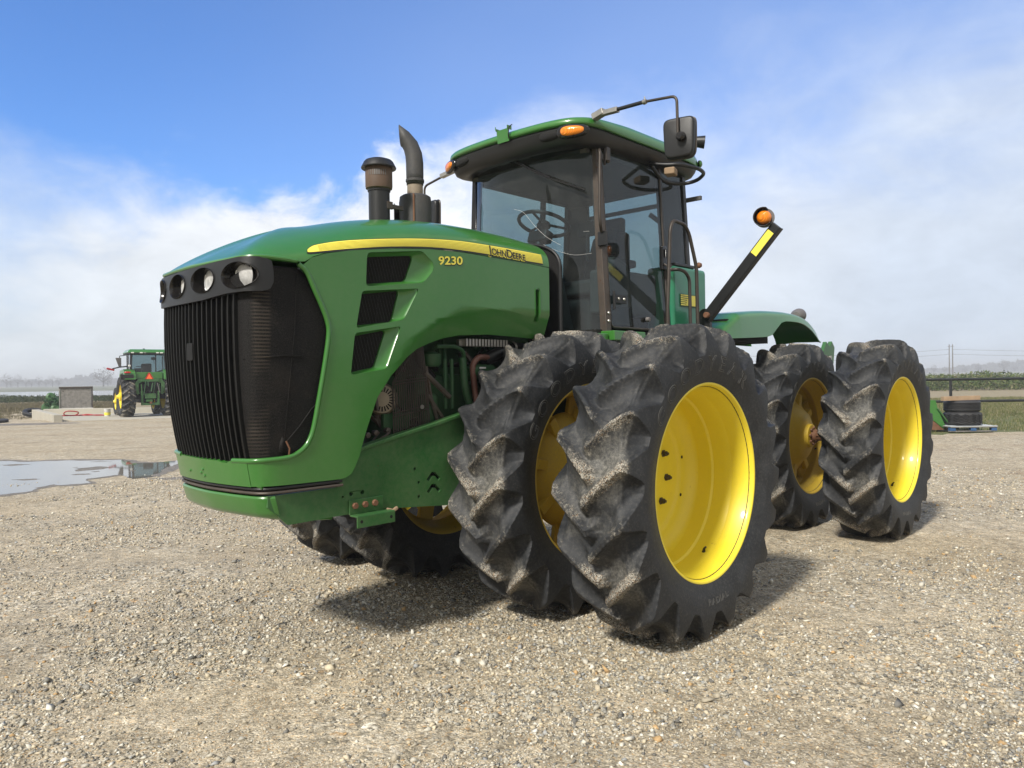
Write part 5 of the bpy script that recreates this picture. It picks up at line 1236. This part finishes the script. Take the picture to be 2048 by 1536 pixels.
# ---------------------------------------------------------------- second tractor, seen from behind
T2=thing('row_crop_tractor','green tractor seen from behind on the concrete pad, orange triangle on its back','tractor',(-17.75,37.4,.03),R(125.5))
def p2(name,mb,mat,bev=.01,parent=T2,**k): return obj(name,mb,M[mat] if isinstance(mat,str) else mat,parent,bev=bev,**k)
def wheel2(x,y,s,r,w):
    e=MB().lathe([(0,-.02),(.10,-.02),(.12,-.07),(.30,-.10),(.50,-.05),(.56,-.14)],32,axis=(Vector((1,0,0)),Vector((0,0,1)),Vector((0,s,0))))
    W2=p2('wheel',e,'yellow',0); k=r/.98; W2.location=(x,y+s*w*.35,r-.01); W2.scale=(k,k*w/.52,k)
    t=bpy.data.objects.new('tyre',tyre_L if s>0 else tyre_R); COL.objects.link(t); t.parent=W2; t.location=(0,-s*.20,0)
    p2('rim',MB().lathe(rim_prof(False),40,axis=(Vector((1,0,0)),Vector((0,0,1)),Vector((0,s,0)))),'yellow',0,W2)
    p2('hub',MB().lathe([(0,.16),(.08,.16),(.12,.08),(.20,.06),(.22,-.08)],20,axis=(Vector((1,0,0)),Vector((0,0,1)),Vector((0,s,0)))),'yellow',0,W2)
for s in(1,-1): wheel2(0,s*.98,s,.975,.60); wheel2(2.75,s*.86,s,.70,.46)
p2('chassis',MB().box((1.35,0,.95),(2.9,.52,.62)).box((0,0,.97),(.45,1.7,.30)).box((-.1,0,1.45),(.75,1.22,.75)),'dark',.02)
p2('hood',MB().hexa([(1.5,-.42,1.25),(3.7,-.36,1.3),(3.7,.36,1.3),(1.5,.42,1.25),(1.5,-.40,2.12),(3.55,-.30,1.85),(3.55,.30,1.85),(1.5,.40,2.12)]),'green',.06)
# cab posts, glass, roof
cp=MB()
for s in(1,-1):
    cp.hexa([(-.36,s*.80-.05,1.95),(-.28,s*.80-.05,1.95),(-.28,s*.80+.05,1.95),(-.36,s*.80+.05,1.95),(-.30,s*.74-.05,3.06),(-.22,s*.74-.05,3.06),(-.22,s*.74+.05,3.06),(-.30,s*.74+.05,3.06)])
    cp.box((.55,s*.80,2.4),(.06,.05,1.3)); cp.box((1.28,s*.62,2.4),(.07,.05,1.4))
    cp.box((-.33,s*.38,2.13),(.05,.66,.05),Matrix.Rotation(s*.32,3,'X'))
cp.box((-.26,0,3.04),(.06,1.5,.10)); cp.box((-.35,0,2.03),(.05,.34,.06)); CF=p2('cab_frame',cp,'black_plastic',.01)
p2('rear_glass',MB().add([(-.36,-.74,2.26),(-.37,0,2.03),(-.36,.74,2.26),(-.27,.70,3.02),(-.27,-.70,3.02)],[(0,1,2,3,4)]),'glass',0,CF,flat=True)
p2('front_glass',MB().add([(1.30,-.60,1.9),(1.30,.60,1.9),(1.22,.60,3.02),(1.22,-.60,3.02)],[(0,1,2,3)]),'glass',0,CF,flat=True)
for s in(1,-1): p2('side_glass',MB().add([(-.30,s*.79,2.25),(1.28,s*.63,1.9),(1.24,s*.63,3.0),(-.26,s*.75,3.0)],[(0,1,2,3)]),'glass',0,CF,flat=True)
p2('roof',MB().hexa([(-.62,-.98,3.06),(1.45,-.88,3.06),(1.45,.88,3.06),(-.62,.98,3.06),(-.45,-.84,3.23),(1.25,-.76,3.25),(1.25,.76,3.25),(-.45,.84,3.23)]),'green',.05,seg=3)
p2('roof_underside',MB().box((.4,0,3.035),(1.95,1.7,.05)),'black_plastic')
for y in(.74,.36,.20,-.36,-.54,-.80): p2('roof_lamp',MB().box((-.60,y,3.06),(.05,.13 if abs(y)>.3 else .10,.055)),'white' if abs(y) in(.74,.36,.54) else 'zinc',.012)
p2('beacon',MB().lathe([(.05,0),(.05,.05),(.02,.07),(0,.07)],14,o=(.5,.05,3.24)),'black_plastic',0)
p2('seat',MB().box((.35,-.02,2.25),(.14,.46,.62)).box((.5,-.02,2.0),(.5,.5,.14)),'seat',.05)
p2('steering_console',MB().box((.95,.26,2.15),(.12,.34,.40)).lathe([(.17,0),(.19,.015),(.17,.03)],20,o=(.85,.2,2.42)),'black_plastic',.03)
p2('monitor',MB().box((.7,-.42,2.82),(.05,.22,.14)).tube([(.7,-.42,2.75),(.7,-.44,2.60)],.015,6),'black_plastic')
for s in(1,-1):
    FD=p2('fender',MB().prism([(-.72,s*.62,1.78),(-.62,s*.62,2.14),(-.28,s*.62,2.28),(.6,s*.62,2.24),(.9,s*.62,1.9),(.75,s*.62,1.9),(.5,s*.62,2.05),(-.2,s*.62,2.08),(-.45,s*.62,1.95),(-.55,s*.62,1.76)],(0,s*.50,0)),'green',.03)
    p2('fender_flap',MB().box((-.69,s*1.0,1.90),(.05,.56,.24),Matrix.Rotation(-.15,3,'Y')),'black_plastic',.02,FD)
    p2('tail_lamp',lens_part('x',(-.66,s*.98,2.12),(-1,s*.2,.3),.15,.045,None,M['red_lens']).data.copy(),'red_lens',0,FD)
    p2('mirror_bracket',MB().tube([(1.0,s*.72,3.0),(1.0,s*1.05,2.95),(1.0,s*1.12,2.55)],.02,8),'black_plastic',0)
    p2('mirror',MB().hexa([(.98,s*1.05-.06,2.42),(1.02,s*1.05-.06,2.42),(1.02,s*1.05+.06,2.42),(.98,s*1.05+.06,2.42),(.98,s*1.12-.13,2.86),(1.02,s*1.12-.13,2.86),(1.02,s*1.12+.13,2.86),(.98,s*1.12+.13,2.86)]),'gray_plastic',.015)
for o in [o for o in bpy.data.objects if o.name=='x' or o.name.startswith('x.')]: bpy.data.objects.remove(o)
p2('rear_panel',MB().box((-.42,0,1.93),(.10,1.20,.40)),'green',.03)
p2('marker_arm',MB().tube([(-.2,.85,2.42),(-.15,1.25,2.38),(-.1,1.55,2.30)],.03,8),'black_plastic',0)
p2('marker_reflector',MB().box((-.1,1.62,2.28),(.04,.34,.09),Matrix.Rotation(.25,3,'X')),'red_lens',.01)
p2('exhaust_stack',MB().lathe([(0,1.3),(.09,1.3),(.09,2.1),(.05,2.15),(.05,2.35),(0,2.35)],18,o=(1.55,.62,0)),'white',0)
# slow moving vehicle triangle
tr_=MB().prism([(-.66,-.14,1.76),(-.66,.22,1.76),(-.66,.23,1.80),(-.66,.07,2.10),(-.66,.01,2.10),(-.66,-.15,1.80)],(.01,0,0)); SM=p2('warning_triangle',tr_,'red_lens',0)
mo,nt_,ou=new_mat('fluorescent_orange'); gg=N(nt_); nt_.links.new(gg.bsdf(Base_Color=(1.,.16,.03),Roughness=.6),ou.inputs[0])
obj('triangle_centre',MB().prism([(-.664,-.09,1.80),(-.664,.17,1.80),(-.664,.04,2.05)],(.003,0,0)),mo,SM,flat=True)
# hitch
hk=MB()
for s in(1,-1):
    hk.prism([(-.62,s*.52,1.80),(-.62,s*.66,1.62),(-.62,s*.66,1.22),(-.62,s*.56,1.05),(-.62,s*.46,1.10),(-.62,s*.50,1.25),(-.62,s*.50,1.58),(-.62,s*.36,1.66),(-.62,s*.30,1.80)],(.08,0,0))
    hk.box((-.60,s*.36,.88),(.09,.10,.68))
    hk.tube([(-.70,s*.40,1.55),(-.68,s*.36,1.0)],.03,8)
hk.box((-.62,0,1.74),(.08,.80,.14)); hk.box((-.62,0,.60),(.10,.80,.12)); hk.box((-.64,0,.98),(.06,.50,.24)); hk.box((-.68,.06,.76),(.10,.28,.10))
HK=p2('hitch_frame',hk,'green_old',.012)
lk=MB()
for a,b,r in (((-.70,.20,1.70),(-.72,.30,1.05),.022),((-.70,-.22,1.70),(-.70,-.12,1.10),.022),((-.70,-.10,1.6),(-.75,-.02,1.2),.03),((-.6,.1,1.9),(-.72,.1,1.45),.02),((-.6,.22,1.9),(-.7,.16,1.5),.014)): lk.tube([a,b],r,8)
p2('lift_links',lk,'green_eng',0,HK)
p2('drawbar_pin',MB().box((-.74,.0,.66),(.06,.10,.10)),'rust',.01,HK)
cy=MB(); cy.tube([(-.76,-.30,1.6),(-.74,-.40,1.15)],.028,8); p2('hitch_cylinder',cy,'gray_plastic',0,HK)
p2('work_light',MB().box((-.45,.86,2.44),(.08,.10,.09)),'white',.015)
# ---------------------------------------------------------------- pad and walls
def wallbox(name,a,b,th,z0,z1,mat,label,cat,zb=None):
    a=Vector((*a,0));b=Vector((*b,0));t=(b-a).normalized();n=Vector((-t.y,t.x,0))*th/2
    mb=MB().hexa([(a-n)+Vector((0,0,z0)),(b-n)+Vector((0,0,zb if zb is not None else z0)),(b+n)+Vector((0,0,zb if zb is not None else z0)),(a+n)+Vector((0,0,z0)),(a-n)+Vector((0,0,z1)),(b-n)+Vector((0,0,z1)),(b+n)+Vector((0,0,z1)),(a+n)+Vector((0,0,z1))])
    return tag(obj(name,mb,M['concrete'],bev=.02),label,cat)
pad=MB().prism([(-19.35,33.9,-.1),(-9,37.9,-.1),(-9,43,-.1),(-25.1,43.3,-.1),(-25.3,41,-.1)],(0,0,.125)); tag(obj('concrete_pad',pad,M['concrete'],bev=.01),kind='structure')
wallbox('concrete_kerb',(-19.75,33.35),(-25.6,41.2),.34,-.35,.31,None,'low pale concrete kerb wall running back along the left edge of the pad, its thick end nearest','kerb wall',-.75)
wallbox('back_kerb',(-25.35,41.6),(-8,41.9),.28,-.35,.31,None,'low grey concrete wall along the back edge of the pad, behind the red hose','kerb wall')

# grey timber crate end
B=thing('wooden_crate','large weathered grey wooden crate with a pale edge, standing behind the pad wall','crate',(-24.35,42.9,.0),R(28))
pb=MB().box((0,0,.86),(1.50,1.0,1.12)); p2('crate_body',pb,'wood',.01,B)
q=MB()
for k in range(9): q.box((0,-.512,.36+.122*k),(1.46,.016,.114))
p2('planks',q,'wood',.004,B)
p2('dark_cap',MB().box((0,-.02,1.45),(1.64,1.1,.09)),'rust_steel',.01,B)
p2('edge_strip',MB().box((-.79,-.52,.86),(.06,.05,1.16)),'zinc',.005,B); p2('edge_strip',MB().box((.79,-.52,.86),(.05,.05,1.16)),'rust_steel',.005,B)
p2('base_skid',MB().box((0,-.52,.27),(1.64,.07,.08)),'white',.006,B)
p2('skid_runner',MB().box((-.6,0,.11),(.12,1.0,.24)).box((.6,0,.11),(.12,1.0,.24)),'wood',.01,B)
p2('knot_hole',MB().lathe([(0,.004),(.03,.004),(.03,0)],10,o=(-.62,-.521,1.26),axis=axes((0,-1,0))),'dark',0,B)
# green implement behind the crate
I=thing('farm_implement','small dark green machine with discs and hoses, left of the grey crate','farm machine',(-25.95,43.2,0),R(20))
p2('gearbox',MB().lathe([(0,-.3),(.28,-.3),(.36,-.15),(.36,.15),(.28,.3),(0,.3)],18,o=(.25,0,.55),axis='x'),'green_eng',.01,I)
for k,(x,z,r) in enumerate(((-.15,.35,.28),(.05,.95,.24),(.3,.30,.25))): p2('disc',MB().lathe([(0,.02),(r*.6,.05),(r,0),(r*.6,.02),(0,0)],20,o=(x,-.3-.05*k,z),axis=axes((.3,-1,.2))),'green_old',0,I)
q=MB()
for k in range(9): q.tube([(rnd.uniform(-.3,.5),rnd.uniform(-.4,.1),rnd.uniform(.1,.5)),(rnd.uniform(-.3,.5),-.45,rnd.uniform(.5,1.)),(rnd.uniform(-.2,.5),rnd.uniform(-.4,.1),rnd.uniform(.6,1.25))],.03,6)
p2('hoses',q,'green_eng',0,I); p2('upright',MB().box((.45,0,.62),(.12,.12,1.24)),'green_old',.01,I)
def plain_tyre(name,R_,w,loc,rot,label,cat='tyre',group=None,tread=0,mat='tyre_plain'):
    prof=[(R_*.56,-w*.34),(R_*.60,-w*.42),(R_*.75,-w*.52),(R_*.88,-w*.50),(R_*.95,-w*.42),(R_,-w*.32)]
    n=192; grooves=5
    for k in range(grooves*4+1):
        y=-w*.30+w*.60*k/(grooves*4); prof.append((R_*(1 if k%4<2 else .95),y))
    prof+= [(R_,w*.32),(R_*.95,w*.42),(R_*.88,w*.50),(R_*.75,w*.52),(R_*.60,w*.42),(R_*.56,w*.34)]
    mb=MB().lathe(prof,n)
    if tread:
        for i,v in enumerate(mb.v):
            k=i%n; r=math.hypot(v[0],v[1])
            if abs(v[2])<w*.40: mb.v[i]=(v[0],v[1],v[2]+.020*(abs((k%12)-6)/3-1))
    o=obj(name,mb,M[mat],ang=25); o.location=loc; o.rotation_euler=rot; return tag(o,label,cat,group)
plain_tyre('old_tyre',.60,.26,(-27.1,40.2,-.28),(.05,0,.3),'old black tyre lying flat at the left edge, on top of another tyre')
plain_tyre('old_tyre',.62,.24,(-26.95,40.15,-.53),(0,0,.3),'old black tyre at the bottom of the pair at the left edge')
plain_tyre('old_tyre',.55,.22,(-27.2,43.6,.06),(.30,.12,.3),'old black tyre lying tilted on the ground just beyond the end of the kerb wall')
# bucket and hose
BK=thing('bucket','white plastic bucket with a yellow label on the concrete pad','bucket',(-20.0,37.9,.026))
p2('pail',MB().lathe([(0,0),(.13,0),(.15,.36),(.155,.37),(.14,.37),(.125,.02),(0,.02)],28),'white',0,BK)
p2('label',MB().lathe([(.139,.05),(.146,.19)],28,o=(0,0,0)),'decal_yellow',0,BK)
p2('bail',MB().tube([(-.155,0,.34),(-.10,-.13,.26),(0,-.17,.22),(.10,-.13,.26),(.155,0,.34)],.005,6),'zinc',0,BK)
h=MB(); pts=[(-22.7,38.6,.04),(-22.2,38.9,.05),(-21.9,38.7,.22),(-22.35,38.5,.28),(-22.5,38.6,.08),(-21.7,38.9,.05),(-21.2,38.6,.07),(-20.8,38.9,.05),(-20.4,38.5,.04)]
h.tube(smooth_open(pts,6),.03,8); h.tube(smooth_open([(-22.9,38.9,.04),(-22,39.1,.06),(-21.4,38.7,.10),(-20.9,38.6,.05),(-20.5,38.8,.04)],6),.028,8)
tag(obj('hose',h,M['red']),'dark red hose lying in loops on the concrete pad','hose')
# ---------------------------------------------------------------- right side: pallet with tyres and plank
P_=thing('pallet','blue and white wooden pallet on the gravel edge, under two stacked tyres','pallet',(12.32,20.95,0),R(-2))
p2('deck',MB().box((0,0,.128),(1.22,1.0,.028)),'wood',.003,P_)
for y in(-.44,-.2,0,.2,.44): p2('deck_board',MB().box((0,y,.143),(1.24,.12,.022)),surf_mat('pale_blue_board',(.42,.46,.50),.8,dust=.3) if y==-.44 else bpy.data.materials['pale_blue_board'],.004,P_)
for x in(-.54,0,.54):
    for y in(-.42,.42): p2('block',MB().box((x,y,.068),(.14,.12,.09)),'blue_wood',.004,P_)
for y in(-.42,.42): p2('bottom_board',MB().box((0,y,.012),(1.24,.10,.022)),'wood',.003,P_)
plain_tyre('large_tyre',.47,.35,(12.28,20.95,.335),(0,0,.4),'black tyre with zigzag tread lying flat on the pallet, bottom of the stack',group=None,tread=1)
plain_tyre('large_tyre',.455,.31,(12.27,20.95,.672),(0,.0,0),'black ribbed tyre lying flat on top of the zigzag tyre, under the plank')
t=obj('plank',MB().box((0,0,0),(1.02,.14,.115)),M['board'],bev=.004); t.location=(12.12,20.75,.89); t.rotation_euler=(0,R(-.8),R(3)); tag(t,'rough brown timber plank laid across the upper tyre','plank')
# green bucket implement at the edge
G2=thing('loader_bucket','green steel loader bucket with a rusty bottom, half hidden by the rear tractor tyre','loader bucket',(11.75,20.9,0),R(0))
bk=[(-.75,0,.02),(-.72,0,.85),(-.30,0,.83),(-.18,0,.55),(.30,0,.03)]
p2('side_plate',MB().prism([(-.9,0,.25),(-.85,0,.86),(-.22,0,.84),(-.16,0,.60),(.06,0,.08),(.0,0,.05),(-.30,0,.30)],(0,.04,0)),'green',.006,G2)
p2('rusty_shell',MB().prism([(-.9,.02,.02),(-.9,.02,.26),(-.30,.02,.31),(.14,.02,.05),(.1,.02,.02)],(0,.8,0)),'rust',.01,G2)
p2('cutting_edge',MB().box((.02,.4,.33),(.035,.9,.70),Matrix.Rotation(R(-36),3,'Y')),'green_old',.005,G2)
# pipe fence
FN=thing('pipe_fence','black two rail pipe fence behind the pallet, across the grass','fence',(17.5,28.0,0))
for z in(1.32,.52):
    p2('rail',MB().tube([(-14,0,z),(-4,0,z+.004),(4,0,z-.003),(16,0,z+.005)],.046,12),'pipe_black',0,FN)
for k in range(-4,5): p2('fence_post',MB().lathe([(0,-.3),(.05,-.3),(.05,1.33),(0,1.34)],14,o=(-1.50+3.05*k,0,0)),'pipe_black',0,FN)
# utility poles and wires
for x,l in((171.,'left of the two thin utility poles standing close together on the horizon'),(172.3,'right of the two thin utility poles standing close together on the horizon')):
    U_=thing('utility_pole',l,'utility pole',(x,300,0),0,'utility poles on the horizon')
    p2('pole',MB().tube([(0,0,-.5),(0,0,12.2)],.2,10,radii=[.23,.17]),'pole',0,U_)
    p2('crossarm',MB().box((0,0,11.4),(1.2,.14,.14)),'pole',0,U_)
wr=MB()
for z,dx in((8.3,0),(10.2,0)):
    for a,b in(((60,300),(171,300)),((172.3,300),(330,300))):
        wr.tube([(a[0]+(b[0]-a[0])*k/16,300,z-3.0*4*(k/16)*(1-k/16)*.6) for k in range(17)],.055,5,caps=False)
tag(obj('power_line',wr,M['pole']),'thin sagging wires strung from the two distant utility poles','power line')
# ---------------------------------------------------------------- far trees
def bare_tree(h,seed,dome=.5):
    r=random.Random(seed); tm=MB(); cm=MB()
    tm.tube([(0,0,-.3),(r.uniform(-.1,.1)*h*.2,0,h*.25),(r.uniform(-.1,.1)*h*.3,0,h*.6)],.1,6,radii=[h*.03,h*.022,h*.008])
    for k in range(7):
        a=r.uniform(0,2*PI); z=h*r.uniform(.2,.5); L=h*r.uniform(.25,.45); tm.tube([(0,0,z),(math.cos(a)*L*.5,math.sin(a)*L*.5,z+L*.5),(math.cos(a)*L*.8,math.sin(a)*L*.8,z+L*.85)],.1,5,radii=[h*.012,h*.008,h*.003])
    for k in range(420):
        a=r.uniform(0,2*PI); u=r.uniform(-1,1); rr=r.uniform(.25,1)**.5
        x=math.cos(a)*math.sqrt(1-u*u)*rr*h*dome; y=math.sin(a)*math.sqrt(1-u*u)*rr*h*dome; z=h*.58+u*rr*h*.40*(1+.2*math.sin(3*a))
        s=h*r.uniform(.02,.05); b=Vector((r.uniform(-1,1),r.uniform(-1,1),r.uniform(-.3,1))).normalized()*s; c=Vector((r.uniform(-1,1),r.uniform(-1,1),r.uniform(-1,1))).normalized()*s*.4; p=Vector((x,y,z)); cm.add([p-b-c,p-b+c,p+b],[(0,1,2)])
    return tm,cm
protos=[]
for i_,(h,dm) in enumerate(((9,.42),(7,.5),(11,.36))):
    tm,cm=bare_tree(h,i_+3,dm)
    R0=thing('bare_tree','x','tree',(0,0,0)); p2('trunk',tm,'tree',0,R0); p2('crown',cm,'tree',0,R0,recalc=False); protos.append(R0)
spots=[]; r_=random.Random(4)
def far(px,D): return (px-1024)/1535.27*D
TL=[(14,560,1.15,'tallest bare tree at the far left edge of the horizon'),(22,575,.8,'bare tree just right of the tallest one at the left edge'),(36,590,.9,'small bare tree left of the grey crate on the horizon'),(52,600,.85,None),(63,590,.95,None),(78,610,.8,None),(92,600,.7,None),(105,585,1.25,'spiky bare tree on the horizon above the grey crate'),(118,620,.7,None),(207,480,1.35,'round domed bare tree on the horizon left of the second tractor'),(216,500,.8,'low bare tree beside the domed one'),(1868,640,.7,None),(1890,660,.7,None),(1930,640,.75,None),(1957,650,.7,None),(2008,640,1.25,None),(2030,660,.8,None)]
first=True
for k,(px,D,s,l) in enumerate(TL):
    src=protos[k%3]
    if k<3: o=src
    else: o=copy_tree(src)
    o.location=(far(px,D),D,0); o.scale=(s*(1.35 if px==207 else 1),)*2+(s,); o.rotation_euler=(0,0,k*1.3)
    o['label']=l or 'faint bare tree in the hazy row along the horizon'; o['group']='bare trees along the horizon' if not l else 'distant bare trees'
# wood that reads as one mass
k=30000; px=np.r_[nr.uniform(-30,330,k//2),nr.uniform(1830,2080,k//2)]; D=nr.uniform(1000,1090,k)
hx=np.interp(px,[-30,60,110,135,160,190,225,300,1830,1900,1915,1960,2030,2080],[4.5,4.8,4.2,5.5,8.2,8.2,5.5,5.5,3.,3.2,5,6,8.5,9])*1.5*(1+.12*np.sin(px*.21)+.1*np.sin(px*.63))
w=leaves((px-1024)/1535.27*D,D,nr.uniform(0,1,k)*hx,2.4,[(.075,.075,.07),(.10,.095,.085),(.06,.065,.06)])
tag(obj('far_wood',np_mesh('far_wood',*w[:2],{'tint':w[2]}),M['grass'],flat=True),kind='stuff')
# ---------------------------------------------------------------- small things on the gravel
tag(obj('plastic_scrap',MB().prism([(.36,2.50,.018),(.385,2.498,.016),(.388,2.512,.02),(.365,2.518,.024)],(0,.002,.004)),M['green_tank']),'tiny scrap of green plastic on the gravel in the foreground','scrap')
tw=MB(); tw.tube([(0,0,0),(.01,0,.06),(-.01,.01,.13)],.004,5); tw.tube([(.01,0,.05),(.05,.01,.10)],.003,5); o=obj('dry_twig',tw,M['pole']); o.location=(-4.75,10.6,0); tag(o,'small dry stalk standing up from the gravel in front of the puddle','twig')
# ---------------------------------------------------------------- air
HZ=MB().box((0,640,6.2),(2640,1480,16.4)); hz=obj('haze',HZ,M['white'],flat=True); tag(hz,kind='stuff')
m,nt,out=new_mat('haze'); v=nt.nodes.new('ShaderNodeVolumePrincipled'); v.inputs['Density'].default_value=.0012; v.inputs['Color'].default_value=(.93,.96,1,1); v.inputs['Anisotropy'].default_value=0.
nt.links.new(v.outputs[0],out.inputs['Volume']); hz.data.materials[0]=m

# ---------------------------------------------------------------- light, sky, camera
SUN_AZ=-2.32228243+R(10); SUN_EL=R(43)    # math angle of the horizontal direction towards the sun
W_=bpy.data.worlds.new('World'); sc.world=W_; W_.use_nodes=True; nt=W_.node_tree
for n in list(nt.nodes): nt.nodes.remove(n)
g=N(nt); out=nt.nodes.new('ShaderNodeOutputWorld')
sky=g.n('TexSky',sky_type='NISHITA',sun_disc=False,sun_elevation=SUN_EL,sun_rotation=PI/2-SUN_AZ,altitude=50,air_density=1.0,dust_density=.6,ozone_density=1.6)
d=g.n('TexCoord').outputs['Generated']; sp=g.n('SeparateXYZ',i={0:g.n('VectorMath',operation='NORMALIZE',i={0:d}).outputs[0]})
el=g.math('MULTIPLY',g.math('ARCSINE',sp.outputs[2]),180/PI); az=g.math('MULTIPLY',g.math('ARCTAN2',sp.outputs[0],sp.outputs[1]),180/PI)
# cloud bank edge height by compass direction; overcast out of view added as neutral fill
u=g.rng(az,-180,180,0,1)
def azp(a,v): return ((a+180)/360,v)
edge=g.ramp(u,[azp(-180,1.),azp(-80,.9),azp(-50,.18),azp(-40,.105),azp(-30,.115),azp(-23,.155),azp(-12,.160),azp(-3,.15),azp(8,.155),azp(15,.17),azp(26,.19),azp(40,.21),azp(80,.9),azp(180,1.)])
edge=g.math('MULTIPLY',edge,90.)
vec=g.n('Mapping',i={0:d,'Scale':(1,1,1.7)}).outputs[0]
n1=g.noise(vec,3.2,7,.56,.35); n2=g.noise(vec,11,8,.6,.3); n3=g.noise(vec,1.3,3,.5)
dv_=g.math('ADD',g.math('SUBTRACT',el,edge),g.math('ADD',g.math('MULTIPLY',g.math('SUBTRACT',n1,.5),-20.),g.math('MULTIPLY',g.math('SUBTRACT',n2,.5),-7.)))
soft=g.math('ADD',1.8,g.math('MULTIPLY',g.rng(g.math('ABSOLUTE',g.math('ADD',az,13.)),6,22,0,1),7.))
mask=g.rng(g.math('DIVIDE',dv_,soft),-1,1,1,0,True)
# thin high veil, thicker to the right
veil=g.math('MULTIPLY',g.rng(n3,.3,.72,.15,1),g.rng(az,-30,40,.04,.8))
veil=g.math('MULTIPLY',veil,g.rng(el,0,40,1.,.75))
CL=6.1
grad=g.rng(el,0,13,0,1,True)
ccol=g.mix(grad,(.88*CL,.915*CL,.925*CL),(.97*CL,.985*CL,1.0*CL))
ccol=g.mix(g.rng(az,4,26,0,.9),ccol,(.62*CL,.70*CL,.82*CL))
ccol=g.mix(g.rng(az,-14,-32,0,.85),ccol,(.72*CL,.77*CL,.83*CL))
bk=g.rng(sp.outputs[1],.35,-.1,0,1); ccol=g.mix(bk,ccol,(.62*CL,.61*CL,.585*CL))  # grey tone of the added overcast behind the camera
det=g.rng(n2,.35,.7,.90,1.06)
ccol=g.mix(1.,ccol,g.n('CombineColor',i={0:det,1:det,2:det}).outputs[0],'MULTIPLY')
base=g.mix(1.,sky.outputs[0],(.48,.76,1.16),'MULTIPLY')
base=g.mix(veil,base,(.44*CL,.56*CL,.84*CL))
col=g.mix(g.math('MULTIPLY',mask,.96),base,ccol)
bg=g.n('Background',i={0:col,1:.145}); nt.links.new(bg.outputs[0],out.inputs[0])
sl=bpy.data.lights.new('sun','SUN'); sl.energy=3.9; sl.angle=R(7); sl.color=(1.,.945,.86)
so=bpy.data.objects.new('sun',sl); COL.objects.link(so)
dirv=Vector((math.cos(SUN_EL)*math.cos(SUN_AZ),math.cos(SUN_EL)*math.sin(SUN_AZ),math.sin(SUN_EL)))
so.rotation_euler=dirv.to_track_quat('Z','Y').to_euler(); so.location=(0,0,30)
cd=bpy.data.cameras.new('camera'); cd.sensor_width=36; cd.lens=1535.26669/2048*36; cd.clip_start=.05; cd.clip_end=9000
co=bpy.data.objects.new('camera',cd); COL.objects.link(co); sc.camera=co
pt,rl=7.90983349e-03,-1.49407126e-02
fw=Vector((0,math.cos(pt),-math.sin(pt))); r0=Vector((1,0,0)); u0=r0.cross(fw)
r2=r0*math.cos(rl)+u0*math.sin(rl); u2=u0*math.cos(rl)-r0*math.sin(rl)
mm=Matrix((r2,u2,-fw)).transposed().to_4x4(); mm.translation=(0,0,1.61783196); co.matrix_world=mm
sc.render.engine='CYCLES'; sc.view_settings.view_transform='Standard'; sc.view_settings.look='None'; sc.view_settings.gamma=1; sc.view_settings.exposure=.33
sc.cycles.max_bounces=8; sc.cycles.transparent_max_bounces=16; sc.cycles.volume_bounces=0; sc.cycles.caustics_reflective=False; sc.cycles.caustics_refractive=False
sc.render.resolution_x=1024; sc.render.resolution_y=768
